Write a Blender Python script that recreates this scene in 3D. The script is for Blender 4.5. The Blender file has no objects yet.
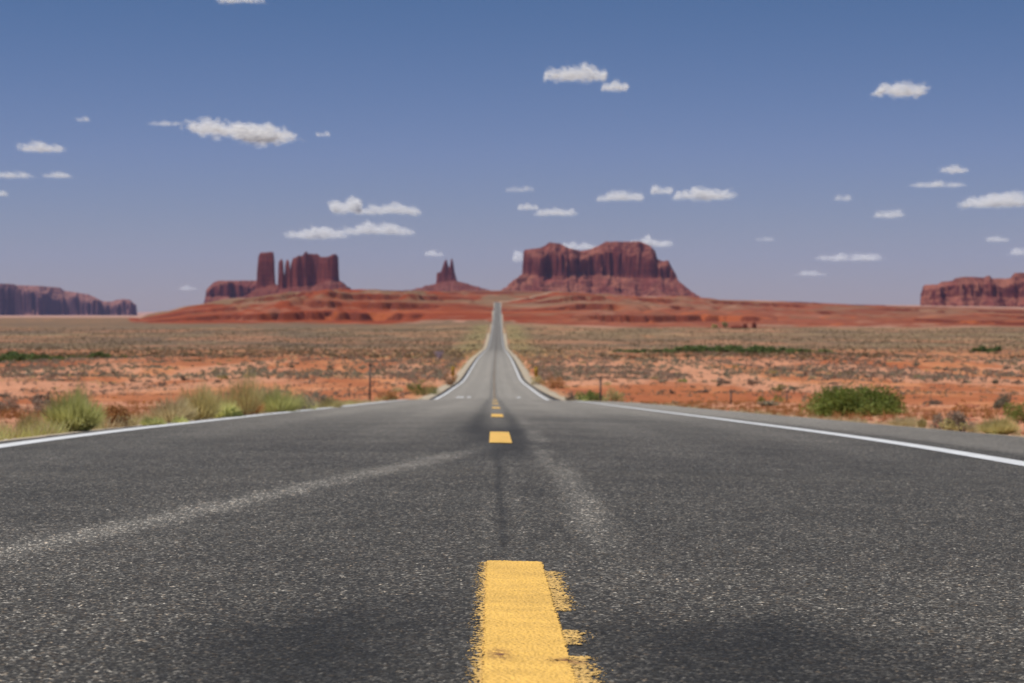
import bpy, math, random
import numpy as np
R = math.radians
sc = bpy.context.scene
C = sc.collection
rng = np.random.default_rng(7)
random.seed(7)

# ------------------------------------------------------------------ camera, sky, sun, exposure
F = 2000.0            # focal length in pixels at 1024 wide
XV, YH = 495.0, 305.0  # where the road heads, and eye level
cam = bpy.data.cameras.new('camera'); camo = bpy.data.objects.new('camera', cam); C.objects.link(camo)
camo.location = (0, 0, 0); camo.rotation_euler = (R(90), 0, 0)
cam.sensor_width = 36; cam.lens = F / 1024 * 36
cam.shift_x = (512 - XV) / 1024; cam.shift_y = -(341.5 - YH) / 1024
cam.clip_start = 0.05; cam.clip_end = 300000
cam.dof.use_dof = True; cam.dof.focus_distance = 4.7; cam.dof.aperture_fstop = 9.0
sc.camera = camo

SUN_EL, SUN_AZ = 66.0, -101.0     # azimuth clockwise from +Y
w = bpy.data.worlds.new('World'); sc.world = w; w.use_nodes = True
nt = w.node_tree; bg = nt.nodes['Background']
sky = nt.nodes.new('ShaderNodeTexSky'); sky.sky_type = 'NISHITA'; sky.sun_disc = False
sky.sun_elevation = R(SUN_EL); sky.sun_rotation = R(SUN_AZ)
sky.altitude = 1600; sky.air_density = 1.0; sky.dust_density = 0.3; sky.ozone_density = 2.5
tc = nt.nodes.new('ShaderNodeTexCoord'); sp = nt.nodes.new('ShaderNodeSeparateXYZ')
rp = nt.nodes.new('ShaderNodeValToRGB'); mx = nt.nodes.new('ShaderNodeMix'); mx.data_type = 'RGBA'; mx.blend_type = 'MULTIPLY'
mx.inputs['Factor'].default_value = 1
nt.links.new(tc.outputs['Generated'], sp.inputs[0]); nt.links.new(sp.outputs['Z'], rp.inputs[0])
cr = rp.color_ramp
cr.elements[0].position = 0.0; cr.elements[0].color = (0.46, 0.415, 0.51, 1)
cr.elements[1].position = 0.45; cr.elements[1].color = (1, 1, 1, 1)
e = cr.elements.new(0.075); e.color = (0.425, 0.42, 0.585, 1)
e = cr.elements.new(0.155); e.color = (0.30, 0.38, 0.52, 1)
nt.links.new(sky.outputs[0], mx.inputs['A']); nt.links.new(rp.outputs[0], mx.inputs['B'])
nt.links.new(mx.outputs['Result'], bg.inputs[0])
bg.inputs[1].default_value = 0.10
sl = bpy.data.lights.new('sun', 'SUN'); sl.energy = 4.0; sl.angle = R(0.5); sl.color = (1.0, 0.955, 0.88)
so = bpy.data.objects.new('sun', sl); C.objects.link(so)
so.rotation_euler = (R(90 - SUN_EL), 0, R(180 - SUN_AZ))
sc.view_settings.view_transform = 'Standard'; sc.view_settings.look = 'None'
sc.view_settings.exposure = 0.10; sc.view_settings.gamma = 1.0; sc.view_settings.use_curve_mapping = False
sc.cycles.transparent_max_bounces = 40
sc.cycles.max_bounces = 10; sc.cycles.diffuse_bounces = 7; sc.cycles.volume_bounces = 1

# ------------------------------------------------------------------ helpers
def lab(o, label=None, cat=None, group=None, kind=None):
    if label: o['label'] = label
    if cat: o['category'] = cat
    if group: o['group'] = group
    if kind: o['kind'] = kind
    return o

def mk(name, V, Fc, mat=None, parent=None, smooth=False, attrs=None):
    """numpy vertices and faces (N x 3 or N x 4) to one mesh object"""
    me = bpy.data.meshes.new(name)
    V = np.ascontiguousarray(V, dtype=np.float32); Fc = np.ascontiguousarray(Fc, dtype=np.int32)
    n = Fc.shape[1]
    me.vertices.add(len(V)); me.vertices.foreach_set('co', V.ravel())
    me.loops.add(Fc.size); me.loops.foreach_set('vertex_index', Fc.ravel())
    me.polygons.add(len(Fc))
    me.polygons.foreach_set('loop_start', np.arange(0, Fc.size, n, dtype=np.int32))
    me.polygons.foreach_set('loop_total', np.full(len(Fc), n, dtype=np.int32))
    if smooth: me.polygons.foreach_set('use_smooth', np.ones(len(Fc), dtype=bool))
    if attrs:
        for k, a in attrs.items():
            a = np.ascontiguousarray(a, dtype=np.float32)
            if a.ndim == 2:
                at = me.attributes.new(k, 'FLOAT_COLOR', 'POINT')
                if a.shape[1] == 3: a = np.concatenate([a, np.ones((len(a), 1), np.float32)], 1)
                at.data.foreach_set('color', a.ravel())
            else:
                at = me.attributes.new(k, 'FLOAT', 'POINT'); at.data.foreach_set('value', a)
    me.update(calc_edges=True)
    if mat: me.materials.append(mat)
    o = bpy.data.objects.new(name, me); C.objects.link(o)
    if parent: o.parent = parent
    return o

def grid_faces(nr, nc, wrap=False):
    i = np.arange(nr - 1)[:, None]; j = np.arange(nc if wrap else nc - 1)[None, :]
    j2 = (j + 1) % nc
    a = i * nc + j; b = i * nc + j2; c = (i + 1) * nc + j2; d = (i + 1) * nc + j
    return np.stack([a, b, c, d], -1).reshape(-1, 4)

def _h(ix, iy, seed):
    h = (ix.astype(np.int64) * 374761393 + iy.astype(np.int64) * 668265263 + seed * 2147483647 // 7) & 0xffffffff
    h = ((h ^ (h >> 13)) * 1274126177) & 0xffffffff
    h = (h ^ (h >> 16)) & 0xffff
    return h / 65535.0
def vn(x, y, seed=0):
    ix = np.floor(x); iy = np.floor(y); fx = x - ix; fy = y - iy
    fx = fx * fx * (3 - 2 * fx); fy = fy * fy * (3 - 2 * fy)
    a = _h(ix, iy, seed); b = _h(ix + 1, iy, seed); c = _h(ix, iy + 1, seed); d = _h(ix + 1, iy + 1, seed)
    return (a + (b - a) * fx) * (1 - fy) + (c + (d - c) * fx) * fy
def fbm(x, y, seed=0, o=4):
    s = 0; a = 0.5; t = 0
    for k in range(o):
        s = s + a * vn(x * 2 ** k + 17.3 * k, y * 2 ** k - 9.1 * k, seed + k); t += a; a *= 0.5
    return s / t                     # 0..1
def ss(a, b, x):
    t = np.clip((x - a) / (b - a), 0, 1); return t * t * (3 - 2 * t)
def lerp(a, b, t): return a + (b - a) * t
def pchip(xs, ys):
    xs = np.array(xs, float); ys = np.array(ys, float); h = np.diff(xs); dl = np.diff(ys) / h
    m = np.zeros(len(xs)); m[0] = dl[0]; m[-1] = dl[-1]
    for i in range(1, len(xs) - 1):
        if dl[i - 1] * dl[i] > 0:
            w1 = 2 * h[i] + h[i - 1]; w2 = h[i] + 2 * h[i - 1]
            m[i] = (w1 + w2) / (w1 / dl[i - 1] + w2 / dl[i])
    def f(x):
        x = np.asarray(x, float); i = np.clip(np.searchsorted(xs, x) - 1, 0, len(h) - 1)
        t = (x - xs[i]) / h[i]; hh = h[i]
        r = ((1 + 2 * t) * (1 - t) ** 2 * ys[i] + t * (1 - t) ** 2 * hh * m[i] + t * t * (3 - 2 * t) * ys[i + 1] + t * t * (t - 1) * hh * m[i + 1])
        r = np.where(x > xs[-1], ys[-1] + 0 * x, r)
        return np.where(x < xs[0], ys[0] + m[0] * (np.maximum(x, -300) - xs[0]), r)
    return f

def worley(x, y, cell, seed):
    x = x / cell; y = y / cell; ix = np.floor(x); iy = np.floor(y)
    best = np.full(x.shape, 9.0); val = np.zeros(x.shape); hv = np.zeros(x.shape)
    for dx in (-1, 0, 1):
        for dy in (-1, 0, 1):
            cx, cy = ix + dx, iy + dy
            px = cx + _h(cx, cy, seed); py = cy + _h(cx, cy, seed + 1)
            d = (px - x) ** 2 + (py - y) ** 2; m = d < best
            best = np.where(m, d, best); val = np.where(m, _h(cx, cy, seed + 2), val); hv = np.where(m, _h(cx, cy, seed + 3), hv)
    return np.sqrt(best), val, hv
def chips_at(x, y):
    """height of the chips set in the bitumen, their shade and how much of the spot is chip"""
    a, va, ha = worley(x, y, .0088, 11); b, vb, hb = worley(x + .37, y, .0054, 21)
    h1 = (1 - (a / .62) ** 2) * (.35 + .65 * ha); h2 = (1 - (b / .62) ** 2) * (.15 + .45 * hb)
    up = h1 > h2; h = np.maximum(np.maximum(h1, h2), -.25)
    return h, np.where(up, va, vb), ss(-.05, .35, h)
# ------------------------------------------------------------------ materials
def M(name):
    m = bpy.data.materials.new(name); m.use_nodes = True
    n = m.node_tree; b = n.nodes['Principled BSDF']
    return m, n, b
def N(n, t, **kw):
    x = n.nodes.new(t)
    for k, v in kw.items(): setattr(x, k, v)
    return x
def noise(n, co, scale, detail=4, rough=0.6, dim='3D'):
    t = N(n, 'ShaderNodeTexNoise'); t.inputs['Scale'].default_value = scale; t.inputs['Detail'].default_value = detail
    t.inputs['Roughness'].default_value = rough
    if co is not None: n.links.new(co, t.inputs['Vector'])
    return t.outputs['Fac']
def ramp(n, fac, stops, interp='LINEAR'):
    r = N(n, 'ShaderNodeValToRGB'); c = r.color_ramp; c.interpolation = interp
    for i, (p, col) in enumerate(stops):
        if isinstance(col, (int, float)): col = (col, col, col)
        el = c.elements[i] if i < 2 else c.elements.new(p)
        el.position = p; el.color = (*col, 1)
    n.links.new(fac, r.inputs[0]); return r.outputs[0]
def mix(n, a, b, fac, mode='MIX'):
    x = N(n, 'ShaderNodeMix'); x.data_type = 'RGBA'; x.blend_type = mode
    for s, v in (('Factor', fac), ('A', a), ('B', b)):
        if isinstance(v, tuple): x.inputs[s].default_value = (*v, 1)
        elif isinstance(v, (int, float)):
            x.inputs[s].default_value = v if s == 'Factor' else (v, v, v, 1)
        else: n.links.new(v, x.inputs[s])
    return x.outputs['Result']
def mth(n, op, a, b=0.0, c=None, clamp=False):
    x = N(n, 'ShaderNodeMath', operation=op); x.use_clamp = clamp
    for i, v in enumerate((a, b) if c is None else (a, b, c)):
        if isinstance(v, (int, float)): x.inputs[i].default_value = v
        else: n.links.new(v, x.inputs[i])
    return x.outputs[0]
def coords(n, scale=(1, 1, 1)):
    t = N(n, 'ShaderNodeTexCoord'); m = N(n, 'ShaderNodeMapping'); m.inputs['Scale'].default_value = scale
    n.links.new(t.outputs['Object'], m.inputs[0]); return m.outputs[0]
def bump(n, b, h, dist, strength=1.0):
    x = N(n, 'ShaderNodeBump'); x.inputs['Distance'].default_value = dist; x.inputs['Strength'].default_value = strength
    n.links.new(h, x.inputs['Height']); n.links.new(x.outputs[0], b.inputs['Normal'])
def simple(name, col, rough=0.7, nscale=8, var=0.25, spec=0.3, metal=0.0):
    m, n, b = M(name)
    co = coords(n); f = noise(n, co, nscale)
    c0 = tuple(v * (1 - var) for v in col); c1 = tuple(min(1, v * (1 + var)) for v in col)
    n.links.new(ramp(n, f, [(0.3, c0), (0.7, c1)]), b.inputs['Base Color'])
    b.inputs['Roughness'].default_value = rough; b.inputs['Specular IOR Level'].default_value = spec
    b.inputs['Metallic'].default_value = metal
    return m

def attr(n, name, out='Fac'):
    a = N(n, 'ShaderNodeAttribute'); a.attribute_name = name; return a.outputs[out]

# asphalt: voronoi chips in dark bitumen; wear, stains and painted grazing-view lightening come from the mesh
def asphalt_material():
    m, n, b = M('asphalt')
    co = coords(n)
    def chips(scale):
        v = N(n, 'ShaderNodeTexVoronoi'); v.inputs['Scale'].default_value = scale; v.inputs['Randomness'].default_value = 1
        n.links.new(co, v.inputs['Vector'])
        s = N(n, 'ShaderNodeSeparateColor'); n.links.new(v.outputs['Color'], s.inputs[0]); return v.outputs['Distance'], s
    d1, s1 = chips(95); d2, s2 = chips(190)
    pale = attr(n, 'pale'); dark = attr(n, 'dark')
    d3, s3 = chips(60)
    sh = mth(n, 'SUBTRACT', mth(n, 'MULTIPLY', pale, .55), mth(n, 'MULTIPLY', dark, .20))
    near = attr(n, 'near'); chip = attr(n, 'chip'); gapa = attr(n, 'gap')
    def lerpn(a_, b_):
        return mth(n, 'ADD', mth(n, 'MULTIPLY', a_, mth(n, 'SUBTRACT', 1.0, near)), mth(n, 'MULTIPLY', b_, near))
    c1 = ramp(n, mth(n, 'ADD', s1.outputs[0], sh, clamp=True), [(0.0, .014), (0.45, .035), (0.72, .085), (0.88, .22), (1.0, .55)])
    c2 = ramp(n, mth(n, 'ADD', s2.outputs[0], sh, clamp=True), [(0.0, .010), (0.5, .035), (0.8, .13), (1.0, .42)])
    c4 = ramp(n, mth(n, 'ADD', s3.outputs[0], sh, clamp=True), [(0.0, .016), (0.6, .04), (0.86, .10), (0.95, .30), (1.0, .60)])
    cn = ramp(n, mth(n, 'ADD', chip, mth(n, 'MULTIPLY', sh, .8), clamp=True), [(0.0, .018), (0.45, .040), (0.72, .085), (0.89, .18), (0.975, .34), (1.0, .55)])
    cn = mix(n, mix(n, (.008, .008, .008), cn, gapa), (1.12, 1.02, .86), 1.0, 'MULTIPLY')
    col = mix(n, mix(n, c1, c2, 0.38), c4, .30)
    col = mix(n, col, (1.10, 1.02, .88), 1.0, 'MULTIPLY')
    # warm and cool stones
    tint = ramp(n, s1.outputs[1], [(0.0, (1.0, .98, .95)), (0.75, (1.0, .97, .92)), (0.9, (1.25, .98, .72)), (1.0, (.9, 1.0, 1.08))])
    col = mix(n, col, tint, 1.0, 'MULTIPLY')
    gap = ramp(n, d1, [(0.30, 1.0), (0.75, 0.35)])
    col = mix(n, col, gap, 0.7, 'MULTIPLY'); col = mix(n, col, mix(n, cn, tint, .8, 'MULTIPLY'), near)
    big = noise(n, co, 1.3, 5, .6); col = mix(n, col, ramp(n, big, [(0.3, .78), (0.7, 1.2)]), 1.0, 'MULTIPLY')
    mid = noise(n, co, 14, 4, .7); col = mix(n, col, ramp(n, mid, [(0.3, .8), (0.7, 1.2)]), 1.0, 'MULTIPLY')
    # dusty wear plus painted grazing-angle brightness where pale is high, broken up by noise
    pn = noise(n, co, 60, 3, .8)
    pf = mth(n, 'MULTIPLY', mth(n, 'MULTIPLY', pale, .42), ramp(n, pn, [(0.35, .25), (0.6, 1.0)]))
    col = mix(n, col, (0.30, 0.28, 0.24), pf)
    dn = noise(n, co, 9, 5, .75)
    df = mth(n, 'MULTIPLY', dark, ramp(n, dn, [(0.3, .5), (0.6, 1.0)]))
    col = mix(n, col, mix(n, col, (0.55, 0.56, 0.58), 1.0, 'MULTIPLY'), df)
    n.links.new(col, b.inputs['Base Color'])
    b.inputs['Roughness'].default_value = 0.82; b.inputs['Specular IOR Level'].default_value = 0.35
    hgt = mth(n, 'ADD', mth(n, 'MULTIPLY', ramp(n, d1, [(0.1, 1.0), (0.8, 0.0)]), mth(n, 'ADD', s1.outputs[2], .3)), mth(n, 'MULTIPLY', ramp(n, d2, [(0.1, 1.0), (0.8, 0.0)]), .4))
    bump(n, b, mth(n, 'MULTIPLY', hgt, mth(n, 'SUBTRACT', 1.0, mth(n, 'MULTIPLY', near, .8))), 0.006, 1.0)
    return m
MAT_ASPHALT = asphalt_material()

def paint_material(name, col, worn=0.0, edge=False):
    """road paint; alpha holes where it has worn off the stones"""
    m, n, b = M(name)
    co = coords(n)
    v = noise(n, co, 55, 4, .7); w_ = noise(n, co, 7, 5, .7)
    c = ramp(n, w_, [(0.3, tuple(x * .74 for x in col)), (0.68, tuple(min(1, x * 1.05) for x in col))])
    st = noise(n, coords(n, (9, 26, 9)), 1.0, 6, .8)
    c = mix(n, c, tuple(x * .45 for x in col), ramp(n, st, [(0.56, 0.0), (0.70, .6)]))
    c = mix(n, c, (.16, .055, .02), mth(n, 'MULTIPLY', attr(n, 'stain'), ramp(n, v, [(.36, 0.0), (.54, 1.0)])))
    n.links.new(c, b.inputs['Base Color'])
    b.inputs['Roughness'].default_value = 0.6
    wa = attr(n, 'wear')
    # streaky wear across the stripe
    s2 = noise(n, coords(n, (14, 85, 14)), 1.0, 4, .75); s3 = noise(n, co, 130, 2, .6)
    vo = N(n, 'ShaderNodeTexVoronoi'); vo.inputs['Scale'].default_value = 120; n.links.new(co, vo.inputs['Vector'])
    t = mth(n, 'ADD', mth(n, 'MULTIPLY', s2, .40), mth(n, 'ADD', mth(n, 'MULTIPLY', s3, .25), mth(n, 'MULTIPLY', ramp(n, vo.outputs['Distance'], [(0.0, 1.0), (0.8, 0.0)]), .35)))
    al = mth(n, 'GREATER_THAN', t, mth(n, 'ADD', mth(n, 'MULTIPLY', wa, 0.75), 0.02))
    n.links.new(al, b.inputs['Alpha'])
    bump(n, b, mth(n, 'ADD', v, mth(n, 'ADD', ramp(n, vo.outputs['Distance'], [(0.0, 1.0), (0.8, 0.0)]), s3)), 0.003, .9)
    return m
MAT_YELLOW = paint_material('yellow_paint', (0.84, 0.49, 0.095))
MAT_OLDYEL = paint_material('old_yellow_paint', (0.74, 0.45, 0.12))
MAT_CENTRE = paint_material('dull_centre_paint', (0.30, 0.19, 0.09))
MAT_WHITE = paint_material('white_paint', (0.74, 0.73, 0.70))

def ground_material():
    m, n, b = M('desert_ground')
    co = coords(n)
    base = attr(n, 'soil', 'Color')
    a = noise(n, co, .9, 6, .65); f = noise(n, co, 9, 5, .7)
    col = mix(n, base, ramp(n, a, [(0.3, (.78, .74, .72)), (0.7, (1.16, 1.18, 1.2))]), 1.0, 'MULTIPLY')
    col = mix(n, col, ramp(n, f, [(0.3, .8), (0.7, 1.15)]), 1.0, 'MULTIPLY')
    n.links.new(col, b.inputs['Base Color']); b.inputs['Roughness'].default_value = .95; b.inputs['Specular IOR Level'].default_value = .1
    bump(n, b, mth(n, 'ADD', a, mth(n, 'MULTIPLY', f, .3)), .12, .8)
    return m
MAT_GROUND = ground_material()
MAT_GRAVEL = simple('gravel', (0.40, 0.33, 0.235), .95, 20, .35, .1)

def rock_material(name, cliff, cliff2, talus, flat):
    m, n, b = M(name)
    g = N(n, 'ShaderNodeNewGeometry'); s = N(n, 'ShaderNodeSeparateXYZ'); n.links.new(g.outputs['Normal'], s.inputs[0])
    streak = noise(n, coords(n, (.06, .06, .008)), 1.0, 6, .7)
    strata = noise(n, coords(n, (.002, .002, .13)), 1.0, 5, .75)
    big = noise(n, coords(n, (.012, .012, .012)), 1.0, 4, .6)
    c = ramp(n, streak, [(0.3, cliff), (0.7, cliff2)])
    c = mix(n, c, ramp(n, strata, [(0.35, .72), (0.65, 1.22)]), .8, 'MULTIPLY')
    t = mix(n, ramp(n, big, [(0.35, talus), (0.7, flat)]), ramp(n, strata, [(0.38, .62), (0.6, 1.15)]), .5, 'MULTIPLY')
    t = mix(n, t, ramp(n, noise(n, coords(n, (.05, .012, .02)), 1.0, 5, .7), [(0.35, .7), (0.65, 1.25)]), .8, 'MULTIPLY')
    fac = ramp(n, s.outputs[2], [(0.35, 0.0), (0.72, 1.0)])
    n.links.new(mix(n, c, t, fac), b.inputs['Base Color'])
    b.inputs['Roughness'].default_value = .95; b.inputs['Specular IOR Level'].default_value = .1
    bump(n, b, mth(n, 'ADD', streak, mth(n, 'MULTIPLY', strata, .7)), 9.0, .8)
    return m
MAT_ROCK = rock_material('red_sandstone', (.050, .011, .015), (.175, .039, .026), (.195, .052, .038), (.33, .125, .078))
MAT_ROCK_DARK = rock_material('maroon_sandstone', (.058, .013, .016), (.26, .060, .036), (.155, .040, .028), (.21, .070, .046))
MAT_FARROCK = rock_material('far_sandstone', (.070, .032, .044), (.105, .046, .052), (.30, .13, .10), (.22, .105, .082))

MAT_NEARSHOULDER = rock_material('dark_purple_sandstone', (.050, .024, .036), (.075, .034, .042), (.14, .06, .055), (.13, .06, .055))
def foliage(name, c0, c1, transl=.25, scale=3.0):
    m, n, b = M(name)
    out = n.nodes['Material Output']
    co = coords(n); oi = N(n, 'ShaderNodeObjectInfo')
    f = noise(n, co, scale, 4, .7)
    g = N(n, 'ShaderNodeNewGeometry')
    t = mth(n, 'ADD', mth(n, 'MULTIPLY', f, .7), mth(n, 'MULTIPLY', g.outputs['Random Per Island'], .3))
    c = ramp(n, t, [(0.3, c0), (0.72, c1)])
    c = mix(n, c, ramp(n, oi.outputs['Random'], [(0.0, .75), (1.0, 1.25)]), 1.0, 'MULTIPLY')
    n.links.new(c, b.inputs['Base Color']); b.inputs['Roughness'].default_value = .7; b.inputs['Specular IOR Level'].default_value = .2
    tr = N(n, 'ShaderNodeBsdfTranslucent'); n.links.new(c, tr.inputs[0])
    ms = N(n, 'ShaderNodeMixShader'); ms.inputs[0].default_value = transl
    n.links.new(b.outputs[0], ms.inputs[1]); n.links.new(tr.outputs[0], ms.inputs[2]); n.links.new(ms.outputs[0], out.inputs[0])
    return m
FOL = dict(
    green=foliage('green_leaves', (.16, .19, .04), (.34, .38, .11), .4),
    dark=foliage('dark_green_leaves', (.095, .125, .020), (.25, .285, .060), .4),
    bright=foliage('bright_green_leaves', (.50, .49, .13), (.76, .74, .34), .55),
    sage=foliage('sage_leaves', (.20, .175, .12), (.38, .35, .23), .35),
    grey=foliage('grey_twigs', (.20, .145, .105), (.38, .285, .20), .35),
    straw=foliage('dry_straw', (.50, .38, .19), (.72, .62, .36), .45),
    olive=foliage('olive_stems', (.42, .34, .13), (.64, .55, .26), .5),
    rust=foliage('rusty_dry_weed', (.36, .15, .045), (.56, .31, .12), .4),
    lilac=foliage('lilac_grey_twigs', (.26, .21, .28), (.52, .46, .54), .35),
    rowgreen=foliage('row_green_leaves', (.09, .13, .035), (.22, .28, .09), .35),
    scrub=foliage('scrub_cover', (.095, .062, .034), (.28, .215, .11), .25, .15),
)
MAT_BARK = simple('dry_bark', (.16, .11, .075), .9, 20)

# ------------------------------------------------------------------ the land
prof = pchip([0, 3.1, 5.3, 16, 28.2, 40.4, 52.6, 76, 86, 100, 112, 127, 180, 257, 313, 400, 630, 930, 1100, 1250, 1600, 2100, 2600, 3100, 3300],
             [.49, .586, .681, 1.056, 1.56, 2.08, 2.60, 3.60, 4.04, 4.82, 5.38, 5.92, 7.47, 9.38, 10.0, 11.0, 14.65, 19.16, 19.5, 18.75, 16.0, 7.5, -2.6, -21.5, -24])
def drop(Y): return prof(Y)
plainD = pchip([930, 1150, 1400, 1e5], [19.16, 19.3, 18.3, 18])
SKY = [(-400, 318), (120, 318), (139, 318), (147, 314), (170, 310.5), (186, 305), (205, 302), (225, 298), (262, 293.5), (290, 289), (330, 287.5), (352, 290.5), (400, 291), (440, 291.5), (480, 289.5), (500, 290.5), (560, 291), (600, 292.5), (650, 295), (690, 296), (750, 299), (800, 302), (850, 304.6), (920, 306), (1024, 309), (1300, 311)]
SKX = np.array([a for a, _ in SKY], float); SKYY = np.array([b for _, b in SKY], float)

def edge_l(Y): return np.interp(Y, [-50, 60, 127, 180, 3000], [3.95, 3.95, 4.1, 4.2, 4.3]) + .05 * (vn(np.asarray(Y) * 1.7, np.asarray(Y) * 0, 5) - .5)
def edge_r(Y): return np.interp(Y, [-50, 20, 70, 127, 180, 3000], [5.6, 5.5, 5.5, 4.3, 4.05, 4.1]) + .07 * (vn(np.asarray(Y) * 1.3, np.asarray(Y) * 0, 6) - .5)
def road_x(Y): return np.interp(Y, [0, 127, 257, 900, 2600], [0, -.1, -.2, .5, 3.5])
def crown(x): return np.where(x > 0, .022 * x, -.008 * x)

def hills(X, Y):
    """drop below eye level of the open land away from the road, and how steep-stepped it is"""
    Ys = np.maximum(Y, 1.0); px = XV + F * X / Ys
    px = px + 6 * (fbm(X / 90, Y / 90, 31) - .5)
    sk = np.interp(px, SKX, SKYY) + .7 * (fbm(X / 60, Y / 900, 33, 3) - .5)
    Dr = -(YH - sk) * 3000 / F
    s0 = np.interp(px, [140, 350, 500, 1024], [1950, 1850, 1620, 1600]) + 160 * (fbm(X / 170, Y / 400, 34) - .5)
    s = np.clip((Y - s0) / (2950 - s0), 0, 1) * ss(126, 150, px)
    s = np.clip(s + (.40 * (fbm(X / 62, Y / 230, 35, 5) - .5) + .22 * (np.abs(fbm(X / 27, Y / 110, 37, 3) - .5) * 2 - .25)) * ss(0, .1, s) * (1 - ss(.9, 1, s)), 0, 1)
    nb = 3.6; k = s * nb + 1.5 * (fbm(X / 170, Y / 2500, 36, 4) - .5); kf = np.floor(k); fr = k - kf
    hard = ss(.42, .58, .10 * ss(520, 330, px) + fbm(X / 55, Y / 2000 + kf * 7.3, 38, 4))
    st = (kf + lerp(fr, .30 * fr + .70 * ss(.66, .80, fr), hard)) / nb
    st = np.clip(lerp(s, st, .92), 0, 1) * (s > 0)
    Dp = np.where(Y < 1250, drop(Y), plainD(Y))
    Dp = np.where(Y < 930, drop(Y), Dp)
    near = ss(1300, 1500, Y)
    lp = np.interp(Y, [2400, 3000, 6000, 14000, 17000, 30000], [18, 19, 35, 72, 80, 105]) - 18
    lw = 1 - ss(140, 165, px)
    D = lerp(Dp, plainD(np.maximum(Y, 931)) * (1 - st) + Dr * st, near)
    D = D + lp * lw * (Y > 2400)
    D = D + np.interp(Y, [3300, 4500, 14000, 30000], [0, 25, 62, 90]) * (1 - ss(230, 300, px)) * (1 - lw)
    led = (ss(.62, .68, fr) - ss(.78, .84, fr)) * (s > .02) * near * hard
    return D, s, led

def land(X, Y):
    """drop of the ground sheet below eye level"""
    ax = X - road_x(Y); r = np.hypot(X, Y)
    Dh, s, led = hills(X, Y)
    und = (fbm(X / 18, Y / 60, 41) - .5) * np.interp(Y, [0, 30, 90, 300, 600, 1300], [.1, .25, .75, 1.3, .8, .5])
    und += (fbm(X / 5.0, Y / 9.0, 42) - .5) * np.interp(Y, [0, 30, 120, 500], [.10, .22, .40, .4]) * (Y < 1200)
    rut = np.maximum(0, fbm(X / 16, Y / 26, 43) - .56) * np.interp(Y, [0, 60, 150, 400, 600], [0, .8, 4.5, 4.5, 0])   # cut banks
    out = np.where(ax > 0, ax - edge_r(Y), -ax - edge_l(Y))
    side = ss(0.4, 9, out) * (Y < 6000)
    D = Dh + (und + rut) * side
    D = D + .10 * ss(-.1, 1.4, out) * np.interp(Y, [0, 1000], [1, 0])
    # the road corridor
    c = 1 - ss(np.interp(Y, [0, 1300, 1700], [.4, 2, 12]), np.interp(Y, [0, 1300, 1700], [6, 30, 110]), out)
    c = c * (Y < 3400)
    sh = np.where(out < 0, crown(ax), crown(np.where(ax > 0, edge_r(Y), -edge_l(Y))) + .03 + .10 * ss(0, 1.4, out))
    bed = np.where(Y < 2700, (1 - ss(-.25, .05, out)) * (.05 + np.maximum(Y, 0) * .00035), 0)
    Dc = drop(Y) + np.where(Y < 1300, sh, sh * .3) + bed
    return lerp(D, Dc, c), s, led, out

rad = [0.4]
while rad[-1] < 30000:
    r_ = rad[-1]
    rad.append(r_ * (1.03 if r_ < 55 else 1.008 if r_ < 1580 else 1.0032 if r_ < 3300 else 1.03))
rad = np.array(rad)
th = np.concatenate([np.arange(-17.5, 17.5, .045), np.arange(17.5, 342.5, 2.0)])
TH, RR = np.meshgrid(np.radians(th), rad)
GX = RR * np.sin(TH); GY = RR * np.cos(TH)
GD, GS, GL, GO = land(GX, GY)
V = np.stack([GX, GY, -GD], -1).reshape(-1, 3)
V = np.concatenate([V, [[0, 0, -.62]]])
Fq = grid_faces(len(rad), len(th), True)[:, ::-1]
# colours of the soil itself (sand, clay, scrub litter, red beds): they stay put whatever the sun does
x, y = GX, GY
sand = np.array([.54, .225, .100]); sand2 = np.array([.38, .126, .050]); clay = np.array([.34, .105, .045])
olive = np.array([.195, .125, .070]); grass = np.array([.275, .205, .105]); red = np.array([.245, .052, .019]); pale = np.array([.42, .23, .15])
def c3(a): return a[None, None, :]
def L3(a, b, t): return a + (b - a) * t[..., None]
n1 = fbm(x / 11, y / 75, 51); n2 = fbm(x / 60, y / 190, 52); n3 = fbm(x / 3.5, y / 22, 53)
col = L3(c3(sand), c3(sand2), ss(.42, .62, n1)); col = L3(col, c3(clay), ss(.56, .68, n3) * .6)
col = L3(col, c3(np.array([.36, .12, .05])), .75 * ss(480, 380, XV + F * x / np.maximum(y, 1)) * ss(.38, .55, fbm(x / 9, y / 24, 73)) * (y < 400))
vegz = ss(330, 620, y + 260 * (n2 - .5)) * .45 + ss(640, 900, y + 300 * (fbm(x / 200, y / 90, 54) - .5)) * .5
col = L3(col, c3(olive) * (1 + 0 * x[..., None]), np.clip(vegz, 0, 1) * ss(.25, .6, n1 * .5 + .5 * n3 + .15))
lft = ss(520, 300, XV + F * x / np.maximum(y, 1))
col = L3(col, c3(np.array([.56, .275, .16])), ss(.50, .60, fbm(x / 14, y / 90, 63)) * (1 - ss(330, 520, y)) * .8)
col = L3(col, c3(np.array([.155, .105, .066])), ss(.35, .6, fbm(x / 45, y / 90, 64)) * ss(750, 1000, y) * (1 - ss(1500, 2600, y)) * (.45 + .5 * lft))
col = L3(col, c3(np.array([.40, .19, .10])), ss(.56, .66, fbm(x / 40, y / 55, 67)) * ss(600, 800, y) * (1 - ss(1500, 1700, y)) * .7)
strip = fbm(x / 300, y / 35, 55)
col = L3(col, c3(grass), ss(.5, .62, strip) * ss(700, 1000, y) * (1 - ss(1550, 1750, y)) * .6)
hz = ss(.0, .05, GS) * ss(1300, 1500, y)
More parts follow.
